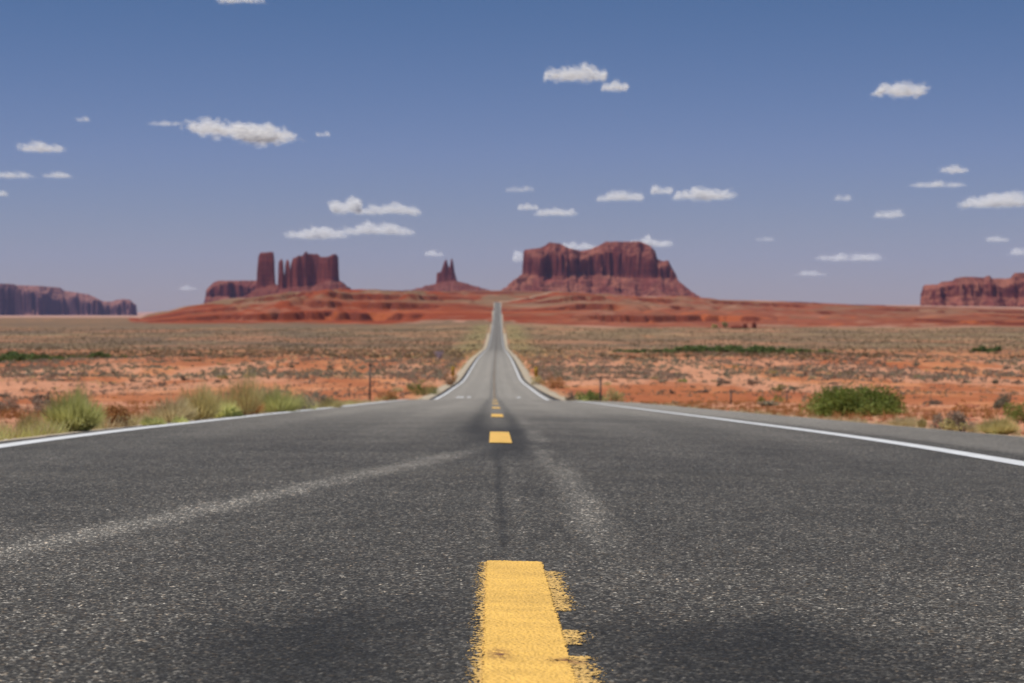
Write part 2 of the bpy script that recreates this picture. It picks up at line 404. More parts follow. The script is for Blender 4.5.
flatc = L3(c3(red) * (1 + 0 * x[..., None]), c3(olive * 1.1), np.clip(ss(.40, .58, fbm(x / 40, y / 120, 56)) * ss(.25, .75, GS + .18 * ss(480, 560, XV + F * x / np.maximum(y, 1)) + .5 * (fbm(x / 150, y / 300, 60) - .5)), 0, 1) * .85)
flatc = L3(flatc, c3(np.array([.24, .090, .052])), .55 * ss(500, 620, XV + F * x / np.maximum(y, 1)) * (.5 + .8 * fbm(x / 60, y / 200, 68)))
flatc = flatc * (1 + .5 * (fbm(x / 22, y / 70, 66, 4) - .5))[..., None]
flatc = L3(flatc, c3(pale), ss(.60, .70, fbm(x / 35, y / 60, 57)) * .28)

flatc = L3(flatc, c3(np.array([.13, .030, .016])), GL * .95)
flatc = L3(flatc, c3(np.array([.36, .095, .034])), ss(.55, .7, fbm(x / 200, y / 45, 58)) * (1 - ss(.3, .6, GS)) * .8)
col = L3(col, flatc, hz)
# pale sand line along the foot of the red hills
px_ = XV + F * x / np.maximum(y, 1)
foot = ss(.0, .02, GS) * (1 - ss(.03, .07, GS)) * (px_ > 350)
col = L3(col, c3(pale * 1.05), foot * ss(.35, .6, fbm(x / 60, y / 60, 59)) * .8)
col = L3(col, c3(np.array([.42, .24, .17])), ss(2900, 3600, y))
# tan verge by the road, thin grass further out
vg = (1 - ss(.1, 2.0, GO - .8 * n3)) * (y < 1500) * (y > -100)
col = L3(col, c3(np.array([.45, .30, .17])), vg * .75)
vg2 = ss(1.5, 4, GO) * (1 - ss(8, 20, GO)) * ss(330, 700, y) * (1 - ss(1500, 1700, y))
col = L3(col, c3(np.array([.30, .27, .10])), vg2 * .4)
col = col.reshape(-1, 3); col = np.concatenate([col, [[.4, .2, .1]]])
ground = mk('ground', V, Fq, MAT_GROUND, smooth=True, attrs={'soil': col})
lab(ground, 'open red sandy desert rising to red terraced hills', 'ground', kind='structure')

def gz(X, Y): return -float(land(np.array([float(X)]), np.array([float(Y)]))[0][0])
def gza(X, Y): return -land(np.asarray(X, float), np.asarray(Y, float))[0]

# ------------------------------------------------------------------ road
def ysteps(y0, y1, near=.02):
    ys = [y0]
    while ys[-1] < y1:
        ys.append(ys[-1] + (near * 1.5 if ys[-1] < 3 else max(near, ys[-1] * .006)))
    ys[-1] = y1; return np.array(ys)
def surf_z(xr, Y, lift=0.0): return -(drop(Y) + crown(xr)) + lift
TRK = np.array([(-1.75, 4.2), (-1.42, 5.75), (-1.22, 6.9), (-1.0, 8.2), (-.62, 10.4), (-.13, 13.2), (.05, 15.0)])
def near_zone(xr, YY):
    u_ = xr / np.maximum(YY, .1)
    return ss(2.35, 2.55, YY) * (1 - ss(10.2, 11.6, YY)) * (1 - ss(.30, .325, np.abs(u_)))
def masks(xr, YY):
    d = np.full(xr.shape, 9.0)
    for (a, b) in zip(TRK[:-1], TRK[1:]):
        ab = b - a; t = np.clip(((xr - a[0]) * ab[0] + (YY - a[1]) * ab[1]) / (ab @ ab), 0, 1)
        d = np.minimum(d, np.hypot(xr - a[0] - t * ab[0], YY - a[1] - t * ab[1]))
    pale = .36 * (1 - ss(.0, .20, d + .07 * (fbm(xr * 8, YY * 2, 3) - .5))) * ss(3.8, 6, YY) * (1 - .6 * ss(11, 14, YY))
    pale += .30 * (1 - ss(.0, .13, np.abs(xr - .34 - .05 * (vn(YY * .6, YY * 0, 9) - .5)))) * ss(4.6, 7.0, YY) * (1 - ss(18, 34, YY)) * ss(.15, .6, fbm(xr * 5, YY * .9, 19))
    pale += .12 * (1 - ss(.0, .035, np.abs(xr - .085 - .01 * vn(YY * 2, YY * 0, 29)))) * ss(5.3, 6.5, YY) * (1 - ss(13, 14.5, YY)) * ss(.35, .55, fbm(xr * 20, YY * 1.5, 39))
    pale += .09 * (1 - ss(.0, .03, np.abs(xr + .03 - .01 * vn(YY * 2, YY * 0, 49)))) * ss(5.3, 6.5, YY) * (1 - ss(13, 14.5, YY)) * ss(.4, .6, fbm(xr * 20, YY * 1.5, 59))
    for xc in (-2.6, -.95, 1.25, 2.7):
        pale += .10 * (1 - ss(.1, .45, np.abs(xr - xc))) * ss(9, 22, YY)
    pale += .56 * ss(10, 48, YY) + .10 * ss(90, 140, YY) - .42 * ss(330, 900, YY)  # far pavement lightened: brightness of the grazing view put into the colour
    pale += .25 * ss(3.75, 3.95, xr) * (YY > 0)
    pale = pale * (.75 + .5 * fbm(xr * 1.2, YY * .25, 12)) + .10 * (fbm(xr * .9, YY * .5, 15) - .4)
    dark = 1.1 * np.exp(-((xr + .32) / .24) ** 2) * (1 - ss(3.9, 4.9, YY + 1.2 * (fbm(xr * 4, YY * 2, 8) - .4)))
    dark += 1.1 * np.exp(-((xr - .47) / .30) ** 2) * (1 - ss(3.7, 4.4, YY + 1.2 * (fbm(xr * 4, YY * 2, 18) - .4)))
    dark += .60 * np.exp(-((xr - .05) / .26) ** 2) * ss(10.5, 14, YY) * (1 - ss(16.5, 22, YY))
    dark += .62 * np.exp(-((xr + .18) / .12) ** 2) * ss(15, 20, YY)
    dark += .50 * np.exp(-((xr - .22) / .08) ** 2) * ss(15, 20, YY)
    dark += .62 * np.exp(-((xr - .022 - .012 * vn(YY * 1.5, YY * 0, 69)) / .014) ** 2) * ss(5.4, 6, YY) * (1 - ss(10, 14, YY))
    dark += .35 * np.exp(-((xr - 1.3) / .7) ** 2) * ss(23, 25, YY) * (1 - ss(26, 30, YY))
    dark += 1.2 * ss(3.72, 3.78, np.abs(xr)) * ss(100, 125, YY) * (1 - ss(1200, 1400, YY))
    pale = pale * (1 - .8 * ss(3.72, 3.78, np.abs(xr)) * ss(100, 125, YY))
    return np.clip(pale, 0, .9), np.clip(dark, 0, 1.3)
def road():
    Y = np.concatenate([np.arange(-40, 2, .5), ysteps(2.0, 2640, .02)])
    u = np.concatenate([[-1], np.linspace(-.985, -.36, 44), np.linspace(-.35, .35, 90), np.linspace(.36, .985, 44), [1]])
    yy = Y[:, None]; el = edge_l(Y)[:, None]; er = edge_r(Y)[:, None]
    xr = np.where(u[None] < 0, u[None] * el, u[None] * er)
    z = surf_z(xr, yy + 0 * xr)
    X = xr + road_x(yy); YY = yy + 0 * xr
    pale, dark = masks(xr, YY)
    z = z - .012 * near_zone(xr, YY)
    # skirt down the sides
    z[:, 0] -= .5; z[:, -1] -= .5
    Vv = np.stack([X, YY, z], -1).reshape(-1, 3)
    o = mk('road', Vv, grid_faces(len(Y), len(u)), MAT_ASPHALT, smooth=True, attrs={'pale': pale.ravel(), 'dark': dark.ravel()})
    lab(o, 'straight grey asphalt highway dipping over a crest and climbing to the hills', 'road', kind='structure')
    # the coarse chips nearest the camera have real relief
    Yn = [2.3]
    while Yn[-1] < 11.8: Yn.append(Yn[-1] * 1.00105)
    Yn = np.array(Yn)[:, None]; un = np.arange(-.33, .33, .00085)[None]
    xr = un * Yn; YY = Yn + 0 * xr
    nz = near_zone(xr, YY)
    h, chip, gap = chips_at(xr, YY)
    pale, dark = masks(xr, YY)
    z = surf_z(xr, YY) + h * .0034 * nz - .0012 - .012 * (1 - ss(0, .5, nz)) + .003 * (fbm(xr * 3, YY * 3, 91) - .5) * nz
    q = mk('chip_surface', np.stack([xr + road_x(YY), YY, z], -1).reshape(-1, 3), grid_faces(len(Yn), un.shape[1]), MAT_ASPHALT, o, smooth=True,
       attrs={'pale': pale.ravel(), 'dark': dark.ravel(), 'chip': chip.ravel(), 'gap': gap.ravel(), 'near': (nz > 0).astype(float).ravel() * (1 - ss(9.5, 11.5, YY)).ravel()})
road()

def strip(name, x0, x1, y0, y1, mat, wear=0.0, lift=.004, nx=2, step=None, wfun=None, relief=0):
    """painted marking lying on the road; x0, x1 may be functions of the distance"""
    Y = ysteps(y0, y1, .05) if step is None else np.arange(y0, y1 + step / 2, step)
    f0 = x0 if callable(x0) else (lambda q: x0 + 0 * q); f1 = x1 if callable(x1) else (lambda q: x1 + 0 * q)
    t = np.linspace(0, 1, nx)[None]
    xr = f0(Y)[:, None] * (1 - t) + f1(Y)[:, None] * t; YY = Y[:, None] + 0 * xr
    z = surf_z(xr, YY, lift + np.maximum(0, YY) * 2e-5)
    if y1 < 6 and nx > 20: z = z + chips_at(xr, YY)[0] * relief * near_zone(xr, YY) - .0012
    wv = wfun(xr, YY) if wfun else wear + 0 * xr
    return mk(name, np.stack([xr + road_x(YY), YY, z], -1).reshape(-1, 3), grid_faces(len(Y), nx), mat, smooth=True, attrs={'wear': wv.ravel(), 'stain': (np.exp(-((xr - .01) / .018) ** 2 - ((YY - 3.40) / .06) ** 2) + np.exp(-((xr - .125) / .03) ** 2 - ((YY - 3.34) / .03) ** 2)).ravel()})
def mark(o, label):
    return lab(o, label, 'road marking', kind='structure')
o = strip('white_edge_line', -3.70, -3.50, -30, 2600, MAT_WHITE, .28); mark(o, 'solid white edge line along the left side of the road')
o = strip('white_edge_line', 3.28, 3.48, -30, 2600, MAT_WHITE, .28); mark(o, 'solid white edge line beside the paved right shoulder')
k = 0
for far in [5.3 + 12.2 * i for i in range(-1, 10)]:
    near = far - 3.05
    if far < 6 and far > 0:
        o = strip('yellow_dash', -.0205, .131, near, far, MAT_YELLOW, .12, .0046, 62, .0035,
                  lambda x, y: .12 + .55 * (1 - ss(0, .012, np.minimum(x + .0205, .131 - x))) + .25 * np.exp(-((x - .01) / .02) ** 2 - ((y - 3.40) / .05) ** 2) + .4 * np.exp(-((x - .1) / .03) ** 2 - ((y - 3.34) / .022) ** 2), relief=.0022)
        mark(o, 'thick yellow centre dash with ragged worn edges, nearest the camera')
        def wold(x, y):
            a = .60 + 0 * x
            rgt = x > .12
            on = ((y < 5.06) & (y > 4.12)) | ((y < 3.79) & (y > 3.57)) | (y < 3.42)
            e = .22 * (fbm(x * 60, y * 22, 4) - .5)
            a = np.where(rgt, np.where(on, .50 + .35 * np.clip((x - .15) / .035, 0, 1), 2.0), .50 + .42 * np.clip((-.022 - x) / .034, 0, 1))
            return a + e
        o = strip('old_yellow_dash', -.056, .195, near, far - .02, MAT_OLDYEL, .5, .0024, 100, .0035, wold, relief=.0016)
        mark(o, 'older faded yellow paint showing at both sides of the nearest dash')
    else:
        o = strip('yellow_dash', -.03, .135, near, far, MAT_YELLOW, .34, .006, 8)
        lab(o, 'short yellow centre dash farther up the road before the crest', 'road marking', 'yellow centre dashes', 'structure')
        if 10 < far < 20: 
            mark(o, 'second yellow centre dash up the road, between dark tyre stains')
            del o['category']; o['category'] = 'road marking'
o = strip('yellow_centre_line', .0, .14, 128, 1500, MAT_CENTRE, .55, .004, 3); mark(o, 'thin continuous yellow centre line beyond the crest')

for x0_, x1_ in ((-2.45, -1.95), (-1.75, -1.5), (1.55, 1.8)):
    o = strip('paint_scrap', x0_, x1_, 131, 134.5, MAT_WHITE, .3)
    mark(o, 'scuffed whitish patch on the road just past the crest, %s' % {-2.45: 'widest, on the left', -1.75: 'small, between the widest and the centre line', 1.55: 'right of the centre line'}[x0_])
def verge(sign):
    Y = np.concatenate([np.arange(-40, 2, 1.0), ysteps(2.0, 2640, .15)])
    e = (edge_r(Y) if sign > 0 else edge_l(Y))
    wd = np.interp(Y, [0, 60, 127, 200, 600, 1600, 2600], [.3, .4, .8, 1.1, 1.2, 2.2, 2.4]) * (.75 + .5 * vn(Y * .5, Y * 0, 71 + sign))
    t = np.linspace(0, 1, 5)[None]
    xr = (e[:, None] - .04) + (wd[:, None] + .04) * t; YY = Y[:, None] + 0 * xr
    X = sign * xr + road_x(YY)
    zg = gza(X, YY); ze = surf_z(sign * e[:, None] + 0 * xr, YY) - .025
    z = lerp(ze, zg - .03 - YY * 1e-4, t ** 1.5) + .02 * (vn(xr * 6, YY * 6, 72) - .5) * t * (1-t) * 4
    z = np.maximum(z, lerp(ze, zg - .03, ss(.75, 1, t)))
    fc = grid_faces(len(Y), 5)
    if sign < 0: fc = fc[:, ::-1]
    o = mk('gravel_verge', np.stack([X, YY, z], -1).reshape(-1, 3), fc, MAT_GRAVEL, smooth=True)
    lab(o, 'pale dusty gravel verge along the %s edge of the asphalt' % ('right' if sign > 0 else 'left'), 'verge', kind='structure')
verge(1); verge(-1)

# pale dirt track climbing to the right behind the road's end
Y = np.linspace(2585, 3060, 60); X = np.interp(Y, [2585, 2640, 2760, 2900, 3000, 3060], [3.5, 8, 40, 78, 104, 125])
wd = np.interp(Y, [2585, 2640, 3060], [4, 5, 4.5])
t = np.linspace(-1, 1, 5)[None]
XX = X[:, None] + wd[:, None] * t; YY = Y[:, None] + 0 * XX
z = gza(XX, YY); z = np.maximum(z, z.mean(1, keepdims=True)) + .5; z[:, [0, -1]] -= 2.5
lab(mk('dirt_track', np.stack([XX, YY, z], -1).reshape(-1, 3), grid_faces(60, 5), simple('track_dirt', (.34, .22, .14), .95, .05, .2, .1), smooth=True), 'pale dirt track climbing right across the red hillside behind the road', 'track', kind='structure')

# ------------------------------------------------------------------ buttes and mesas (height grids, each at its own distance)
def butte(name, label, d, sil, foot, depth, x0, x1, mat=None, step=3.0, zbot=-60, ext=None, capfrac=1.0, capw=30, slope=.62, flute=6.0, seed=0, ledge=.0, talus_ext=260, side=1.0):
    sx = np.array([a for a, _ in sil], float); sy = np.array([b for _, b in sil], float)
    fx = np.array([a for a, _ in foot], float); fy = np.array([b for _, b in foot], float)
    P = lambda px: (px - XV) * d / F
    Zp = lambda py: (YH - py) * d / F
    X0, X1 = P(x0), P(x1)
    gx = np.arange(X0 - talus_ext, X1 + talus_ext, step); gy = np.arange(d - depth / 2 - talus_ext, d + depth / 2 + 60, step)
    X, Y = np.meshgrid(gx, gy)
    n_big = (fbm(X / 85, Y / 200, seed + 1, 3) - .5) * depth * .34 + (np.abs(fbm(X / 42, Y / 200, seed + 11, 3) - .5) * 2 - .2) * min(depth * .12, 34)
    n_fl = ((np.abs(fbm(X / 26, Y / 26, seed + 2, 3) - .5) * 2) * flute * 2.6 - flute * .8) * (.35 + 1.3 * fbm(X / 95, Y / 95, seed + 14, 2))
    n_fl += (fbm(X / 9, Y / 9, seed + 6, 2) - .5) * flute * .6
    fr = np.minimum(Y - (d - depth / 2) + n_big, (d + depth / 2) - Y)
    px = XV + F * X / Y
    sdx = np.minimum(px - x0, x1 - px) * d / F
    s = np.minimum(np.where(sdx < 0, sdx * side, sdx * 1.6) - n_fl * .2, fr - n_fl)
    top = Zp(np.interp(px + 1.2 * (fbm(Y / 40, X / 200, seed + 3) - .5), sx, sy))
    zt = Zp(np.interp(px, fx, fy)) + 7 * (fbm(X / 70, Y / 70, seed + 4) - .5)
    top = np.maximum(top, zt - 1)
    cf = capfrac if capfrac >= 1 else np.clip(capfrac + .34 * (fbm(X / 60, Y / 400, seed + 12, 3) - .5) * 2, .35, .97)
    hc = (top - zt) * cf
    sc_ = fr - n_fl
    if ledge > 0:
        cl = ledge * ss(0, 4, s) + (1 - ledge) * ss(9, 14, s)
    else: cl = ss(0, 2.2 * step, s)
    zin = zt + hc * cl
    q = np.clip((sc_ - 12) / capw, 0, 1); nb = 3
    k = q * nb; kf = np.floor(k); q2 = (kf + ss(.55, .95, k - kf)) / nb
    zin = zin + (top - zt - hc) * lerp(q, q2, .7)
    # talus apron with gullies and ledges
    gul = 1 + .35 * (fbm(X / 45, Y / 300, seed + 7, 3) - .5)
    so_ = np.minimum(s, 0)
    t = -so_ * slope * gul
    kk = t / 19.0 + 1.6 * fbm(X / 60, Y / 60, seed + 15, 3); kf = np.floor(kk); t2 = (kf + ss(.5, .85, kk - kf) - (kk - kf)) * 19.0
    zout = zt - t - t2 * .4 * ss(0, 15, t) + (np.abs(fbm(X / 22, Y / 120, seed + 16, 3) - .5) * 2 - .25) * 12 * ss(0, 25, t)
    z = np.where(s > 0, zin, zout)
    z += (fbm(X / 14, Y / 14, seed + 9, 3) - .5) * 3.0
    z = np.maximum(z, zbot)
    V = np.stack([X, Y, z], -1).reshape(-1, 3)
    Fc = grid_faces(len(gy), len(gx))
    zc = z.reshape(-1)[Fc].max(1); keep = zc > zbot + .01
    o = mk(name, V, Fc[keep], mat or MAT_ROCK)
    bmv = np.zeros(len(V), bool); bmv[Fc[keep].ravel()] = True
    lab(o, label, 'butte' if 'butte' in name else 'mesa' if 'mesa' in name else 'rock tower', kind='structure')
    return o

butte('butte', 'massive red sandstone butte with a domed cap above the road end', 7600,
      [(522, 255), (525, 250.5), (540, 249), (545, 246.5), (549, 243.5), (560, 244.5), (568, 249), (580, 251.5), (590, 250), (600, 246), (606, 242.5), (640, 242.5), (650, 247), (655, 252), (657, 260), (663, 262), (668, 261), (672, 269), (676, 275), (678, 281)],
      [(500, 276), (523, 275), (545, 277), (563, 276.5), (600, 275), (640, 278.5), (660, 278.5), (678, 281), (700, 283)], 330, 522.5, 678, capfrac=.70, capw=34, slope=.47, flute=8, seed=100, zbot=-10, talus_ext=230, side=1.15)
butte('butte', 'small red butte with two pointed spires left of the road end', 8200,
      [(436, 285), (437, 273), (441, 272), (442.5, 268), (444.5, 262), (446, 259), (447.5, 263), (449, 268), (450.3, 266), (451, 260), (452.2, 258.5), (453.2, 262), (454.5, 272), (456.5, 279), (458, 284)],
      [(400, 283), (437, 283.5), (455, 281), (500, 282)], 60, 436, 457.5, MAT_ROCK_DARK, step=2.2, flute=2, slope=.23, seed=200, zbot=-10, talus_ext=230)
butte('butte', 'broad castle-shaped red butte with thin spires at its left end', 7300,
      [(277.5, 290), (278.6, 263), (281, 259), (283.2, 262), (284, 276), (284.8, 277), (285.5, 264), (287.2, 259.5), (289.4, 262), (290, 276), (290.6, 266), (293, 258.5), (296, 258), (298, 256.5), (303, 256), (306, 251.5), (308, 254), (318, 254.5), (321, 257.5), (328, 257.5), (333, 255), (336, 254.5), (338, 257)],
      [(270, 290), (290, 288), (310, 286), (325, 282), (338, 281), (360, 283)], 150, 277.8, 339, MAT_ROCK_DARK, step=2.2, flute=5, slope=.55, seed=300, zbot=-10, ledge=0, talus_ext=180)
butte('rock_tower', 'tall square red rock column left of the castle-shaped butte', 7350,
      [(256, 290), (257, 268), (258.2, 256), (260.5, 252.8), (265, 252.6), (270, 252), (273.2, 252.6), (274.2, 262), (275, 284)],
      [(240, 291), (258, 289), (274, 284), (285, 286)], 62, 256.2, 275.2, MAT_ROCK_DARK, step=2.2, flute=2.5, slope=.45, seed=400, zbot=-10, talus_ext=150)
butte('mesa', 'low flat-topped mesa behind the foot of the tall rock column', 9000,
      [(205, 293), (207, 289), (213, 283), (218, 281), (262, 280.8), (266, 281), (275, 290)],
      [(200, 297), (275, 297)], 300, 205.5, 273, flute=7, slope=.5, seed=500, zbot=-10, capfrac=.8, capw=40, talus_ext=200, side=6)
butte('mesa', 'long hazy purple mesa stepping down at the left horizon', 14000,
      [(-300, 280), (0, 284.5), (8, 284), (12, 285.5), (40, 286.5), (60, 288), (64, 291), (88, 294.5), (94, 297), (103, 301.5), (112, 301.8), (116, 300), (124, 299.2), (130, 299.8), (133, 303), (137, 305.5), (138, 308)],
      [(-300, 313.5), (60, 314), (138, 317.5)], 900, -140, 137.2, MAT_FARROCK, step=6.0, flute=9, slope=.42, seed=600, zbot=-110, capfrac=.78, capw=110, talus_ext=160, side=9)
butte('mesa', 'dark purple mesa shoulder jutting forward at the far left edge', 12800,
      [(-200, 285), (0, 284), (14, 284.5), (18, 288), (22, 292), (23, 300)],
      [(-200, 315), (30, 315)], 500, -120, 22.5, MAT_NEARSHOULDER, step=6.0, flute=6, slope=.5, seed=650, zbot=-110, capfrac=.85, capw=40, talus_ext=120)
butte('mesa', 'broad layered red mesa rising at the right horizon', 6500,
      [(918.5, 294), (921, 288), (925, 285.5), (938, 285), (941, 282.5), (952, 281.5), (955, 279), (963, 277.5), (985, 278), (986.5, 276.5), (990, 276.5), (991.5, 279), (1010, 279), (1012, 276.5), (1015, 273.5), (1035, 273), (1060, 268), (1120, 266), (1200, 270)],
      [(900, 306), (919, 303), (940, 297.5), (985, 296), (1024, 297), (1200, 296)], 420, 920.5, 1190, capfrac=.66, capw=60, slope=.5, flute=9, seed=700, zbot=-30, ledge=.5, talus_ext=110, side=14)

# ------------------------------------------------------------------ plants
def leaves(P, size, flat=.5, asp=1.6, seedr=None):
    """one small quad per point, randomly turned"""
    r = seedr or rng; n = len(P)
    a = r.normal(size=(n, 3)); a /= np.linalg.norm(a, axis=1, keepdims=True)
    b = r.normal(size=(n, 3)); b -= (b * a).sum(1, keepdims=True) * a; b /= np.linalg.norm(b, axis=1, keepdims=True)
    s = size * r.uniform(.6, 1.4, (n, 1))
    a = a * s * asp / 2; b = b * s / 2
    V = np.stack([P - a, P - b * .8, P + a, P + b * .8], 1).reshape(-1, 3)
    return V, np.arange(4 * n).reshape(-1, 4)
def blades(B, T, wdt, r):
    """upright thin blades from B to T (slightly bent)"""
    n = len(B); d = r.normal(size=(n, 3)); d[:, 2] = 0; d /= np.linalg.norm(d, axis=1, keepdims=True)
    mid = (B + T) / 2 + np.c_[r.normal(size=(n, 2)) * .06 * np.linalg.norm(T - B, axis=1)[:, None], np.zeros(n)]
    w_ = wdt * r.uniform(.6, 1.3, (n, 1))
    V = np.stack([B - d * w_, B + d * w_, mid + d * w_ * .8, mid - d * w_ * .8, T + d * w_ * .15, T - d * w_ * .15], 1).reshape(-1, 3)
    i = np.arange(n)[:, None] * 6
    return V, np.concatenate([i + [0, 1, 2, 3], i + [3, 2, 4, 5]], 0)
def join(parts):
    V = []; Fs = []; o = 0
    for v, f in parts: V.append(v); Fs.append(f + o); o += len(v)
    return np.concatenate(V), np.concatenate(Fs)
def stems(n, R_, H, w_, r, spread=.85):
    a = r.uniform(0, 2 * np.pi, n); q = np.sqrt(r.uniform(0, 1, n)) * R_ * spread
    B = np.c_[np.cos(a) * q * .12, np.sin(a) * q * .12, np.full(n, -.04)]
    T = np.c_[np.cos(a) * q, np.sin(a) * q, H * np.sqrt(np.maximum(.1, 1 - (q / R_) ** 2)) * r.uniform(.75, .98, n)]
    return blades(B, T, w_, r)

def dome_pts(n, Rx, H, r, clumps=14, low=.0, Ry=None):
    """points in uneven clumps filling a shrub's crown"""
    Ry = Ry or Rx
    a = r.uniform(0, 2 * np.pi, clumps); q = np.sqrt(r.uniform(0, 1, clumps)) * .75
    ph = r.uniform(.15, 1, clumps)
    cz = H * (low + (1 - low) * .72 * ph * np.sqrt(np.maximum(.15, 1 - q ** 2)))
    cc = np.c_[np.cos(a) * q * Rx, np.sin(a) * q * Ry, cz]
    cr_ = r.uniform(.22, .42, clumps)
    k = r.integers(0, clumps, n); v = r.normal(size=(n, 3)); v /= np.linalg.norm(v, axis=1, keepdims=True)
    v *= (r.uniform(0, 1, (n, 1)) ** .45)
    P = cc[k] + v * np.c_[cr_[k] * Rx, cr_[k] * Ry, cr_[k] * H * .8]
    P[:, 2] = np.abs(P[:, 2]) + .01
    return P

def shrub(label, X, Y, Rx, H, fol, kind='leafy', n=2600, leaf=.03, seed=1, name='shrub', cat='shrub', group=None, fol2=None, clumps=14, link_root=True):
    r = np.random.default_rng(seed)
    root = bpy.data.objects.new(name, None); C.objects.link(root)
    root.location = (X, Y, gz(X, Y)); root.empty_display_size = .2
    lab(root, label, cat, group)
    if kind == 'leafy':
        Rx *= 1.2; H *= 1.25
        P = dome_pts(n, Rx, H, r, clumps); V, Fc = leaves(P, leaf, seedr=r)
        mk('foliage', V, Fc, FOL[fol], root)
    elif kind == 'broom':      # upright green twigs, airy top
        n2 = n
        a = r.uniform(0, 2 * np.pi, n2); q = np.sqrt(r.uniform(0, 1, n2))
        lump = .75 + .5 * vn(a * 2.2, q * 3, seed)
        B = np.c_[np.cos(a) * q * Rx * .35, np.sin(a) * q * Rx * .35, np.zeros(n2)]
        T = np.c_[np.cos(a) * q * Rx, np.sin(a) * q * Rx, H * np.sqrt(1 - .75 * q ** 2) * r.uniform(.55, 1, n2) * lump]
        B = lerp(B, T, r.uniform(.0, .55, (n2, 1)))
        V, Fc = blades(B, T, leaf * .25, r)
        mk('foliage', V, Fc, FOL[fol], root)
    if fol2:
        P = dome_pts(n // 3, Rx * 1.02, H * .55, r, clumps); V, Fc = leaves(P, leaf, seedr=r)
        mk('dry_growth', V, Fc, FOL[fol2], root)
    V, Fc = stems(26, Rx, H * .85, max(.004, Rx * .012), r)
    mk('stem', V, Fc, MAT_BARK, root)
    return root
def at(px, py_base=None, lat=None, d=None):
    """ground position seen at column px, at lateral offset lat or distance d"""
    if d is None: d = lat * F / (px - XV)
    return (px - XV) * d / F, d

# left of the road
def S(label, px, d, wpx, hpx, fol, **k):
    X, Y = at(px, d=d)
    return shrub(label, X, Y, wpx * d / F / 2, hpx * d / F, fol, **k)
S('broad bright green broom-like bush by the left edge line', 74, 20.5, 72, 46, 'bright', kind='broom', n=1800, leaf=.016, seed=11, fol2='bright')
S('wispy olive stalks rising behind the broad green bush', 80, 21.6, 30, 58, 'olive', kind='broom', n=330, leaf=.012, seed=12)
S('brown dry bush at the left of the broad green bush', 30, 21.6, 34, 30, 'olive', kind='broom', n=420, leaf=.014, seed=13, fol2='grey')
S('low dark dry bush just right of the broad green bush', 120, 23.5, 34, 22, 'rust', kind='leafy', n=900, leaf=.02, seed=14, fol2='olive')
S('small vivid green tuft on the verge left of the pale grasses', 153, 22.5, 30, 13, 'bright', kind='broom', n=700, leaf=.014, seed=15)
S('small lime green tuft below the pale grasses', 180, 24.0, 22, 12, 'bright', kind='broom', n=500, leaf=.012, seed=16)
S('pale yellow grass clump between the green tufts', 172, 25.5, 60, 30, 'straw', kind='broom', n=900, leaf=.014, seed=17, fol2='olive')
S('loose olive bush rising over the pale grass clump', 200, 28, 56, 40, 'olive', kind='broom', n=900, leaf=.014, seed=18, fol2='bright')
S('tall thin yellow-brown stalks, highest in the roadside growth', 246, 32, 44, 52, 'olive', kind='broom', n=420, leaf=.014, seed=19, fol2='rust')
S('airy yellow-brown bush left of the tall stalks', 222, 33, 52, 36, 'olive', kind='broom', n=600, leaf=.014, seed=51, fol2='straw')
S('airy straw bush right behind the tall stalks', 268, 38, 48, 34, 'straw', kind='broom', n=520, leaf=.015, seed=52, fol2='olive')
S('brownish bush filling the gap under the tall stalks', 250, 33.5, 36, 22, 'rust', kind='broom', n=500, leaf=.015, seed=53, fol2='olive')
S('low straw bush between the wide green bush and the greyish bush', 300, 42, 44, 18, 'straw', kind='broom', n=500, leaf=.016, seed=54, fol2='bright')
S('grey twiggy bush on the sand behind the brown dry bush', 42, 38, 40, 18, 'grey', kind='leafy', n=900, leaf=.025, seed=55)
S('dark brown bush at the left edge behind the brown dry bush', 4, 44, 30, 16, 'grey', kind='leafy', n=900, leaf=.03, seed=56, fol2='rust')
S('rounded pale green bush below the tall stalks', 222, 30, 44, 20, 'bright', kind='broom', n=900, leaf=.014, seed=20)
S('low bright green tuft at the foot of the tall stalks', 232, 29, 26, 13, 'green', kind='leafy', n=600, leaf=.018, seed=21)
S('wide green and straw bush right of the tall stalks', 280, 36, 60, 30, 'bright', kind='broom', n=1200, leaf=.016, seed=22, fol2='olive')
S('small greyish bush at the right end of the left roadside growth', 308, 40, 32, 24, 'sage', kind='leafy', n=700, leaf=.025, seed=23, fol2='bright')
S('low olive bush by the edge line left of the thin post', 330, 45, 34, 16, 'olive', kind='broom', n=700, leaf=.018, seed=24)
S('rusty brown weed right of the thin post on the left', 386, 80, 26, 11, 'rust', kind='leafy', n=700, leaf=.045, seed=25, fol2='olive')
S('dark green bush on the bank left of the dip in the road', 424, 150, 30, 15, 'green', kind='leafy', n=1200, leaf=.07, seed=26, fol2='olive')
S('rusty brush growing around the left marker post', 449, 205, 17, 13, 'rust', kind='leafy', n=700, leaf=.08, seed=27, fol2='grey')
S('pale lilac-grey shrub alone on the sand left of the dip', 438, 430, 11, 7, 'lilac', kind='leafy', n=500, leaf=.16, seed=28)
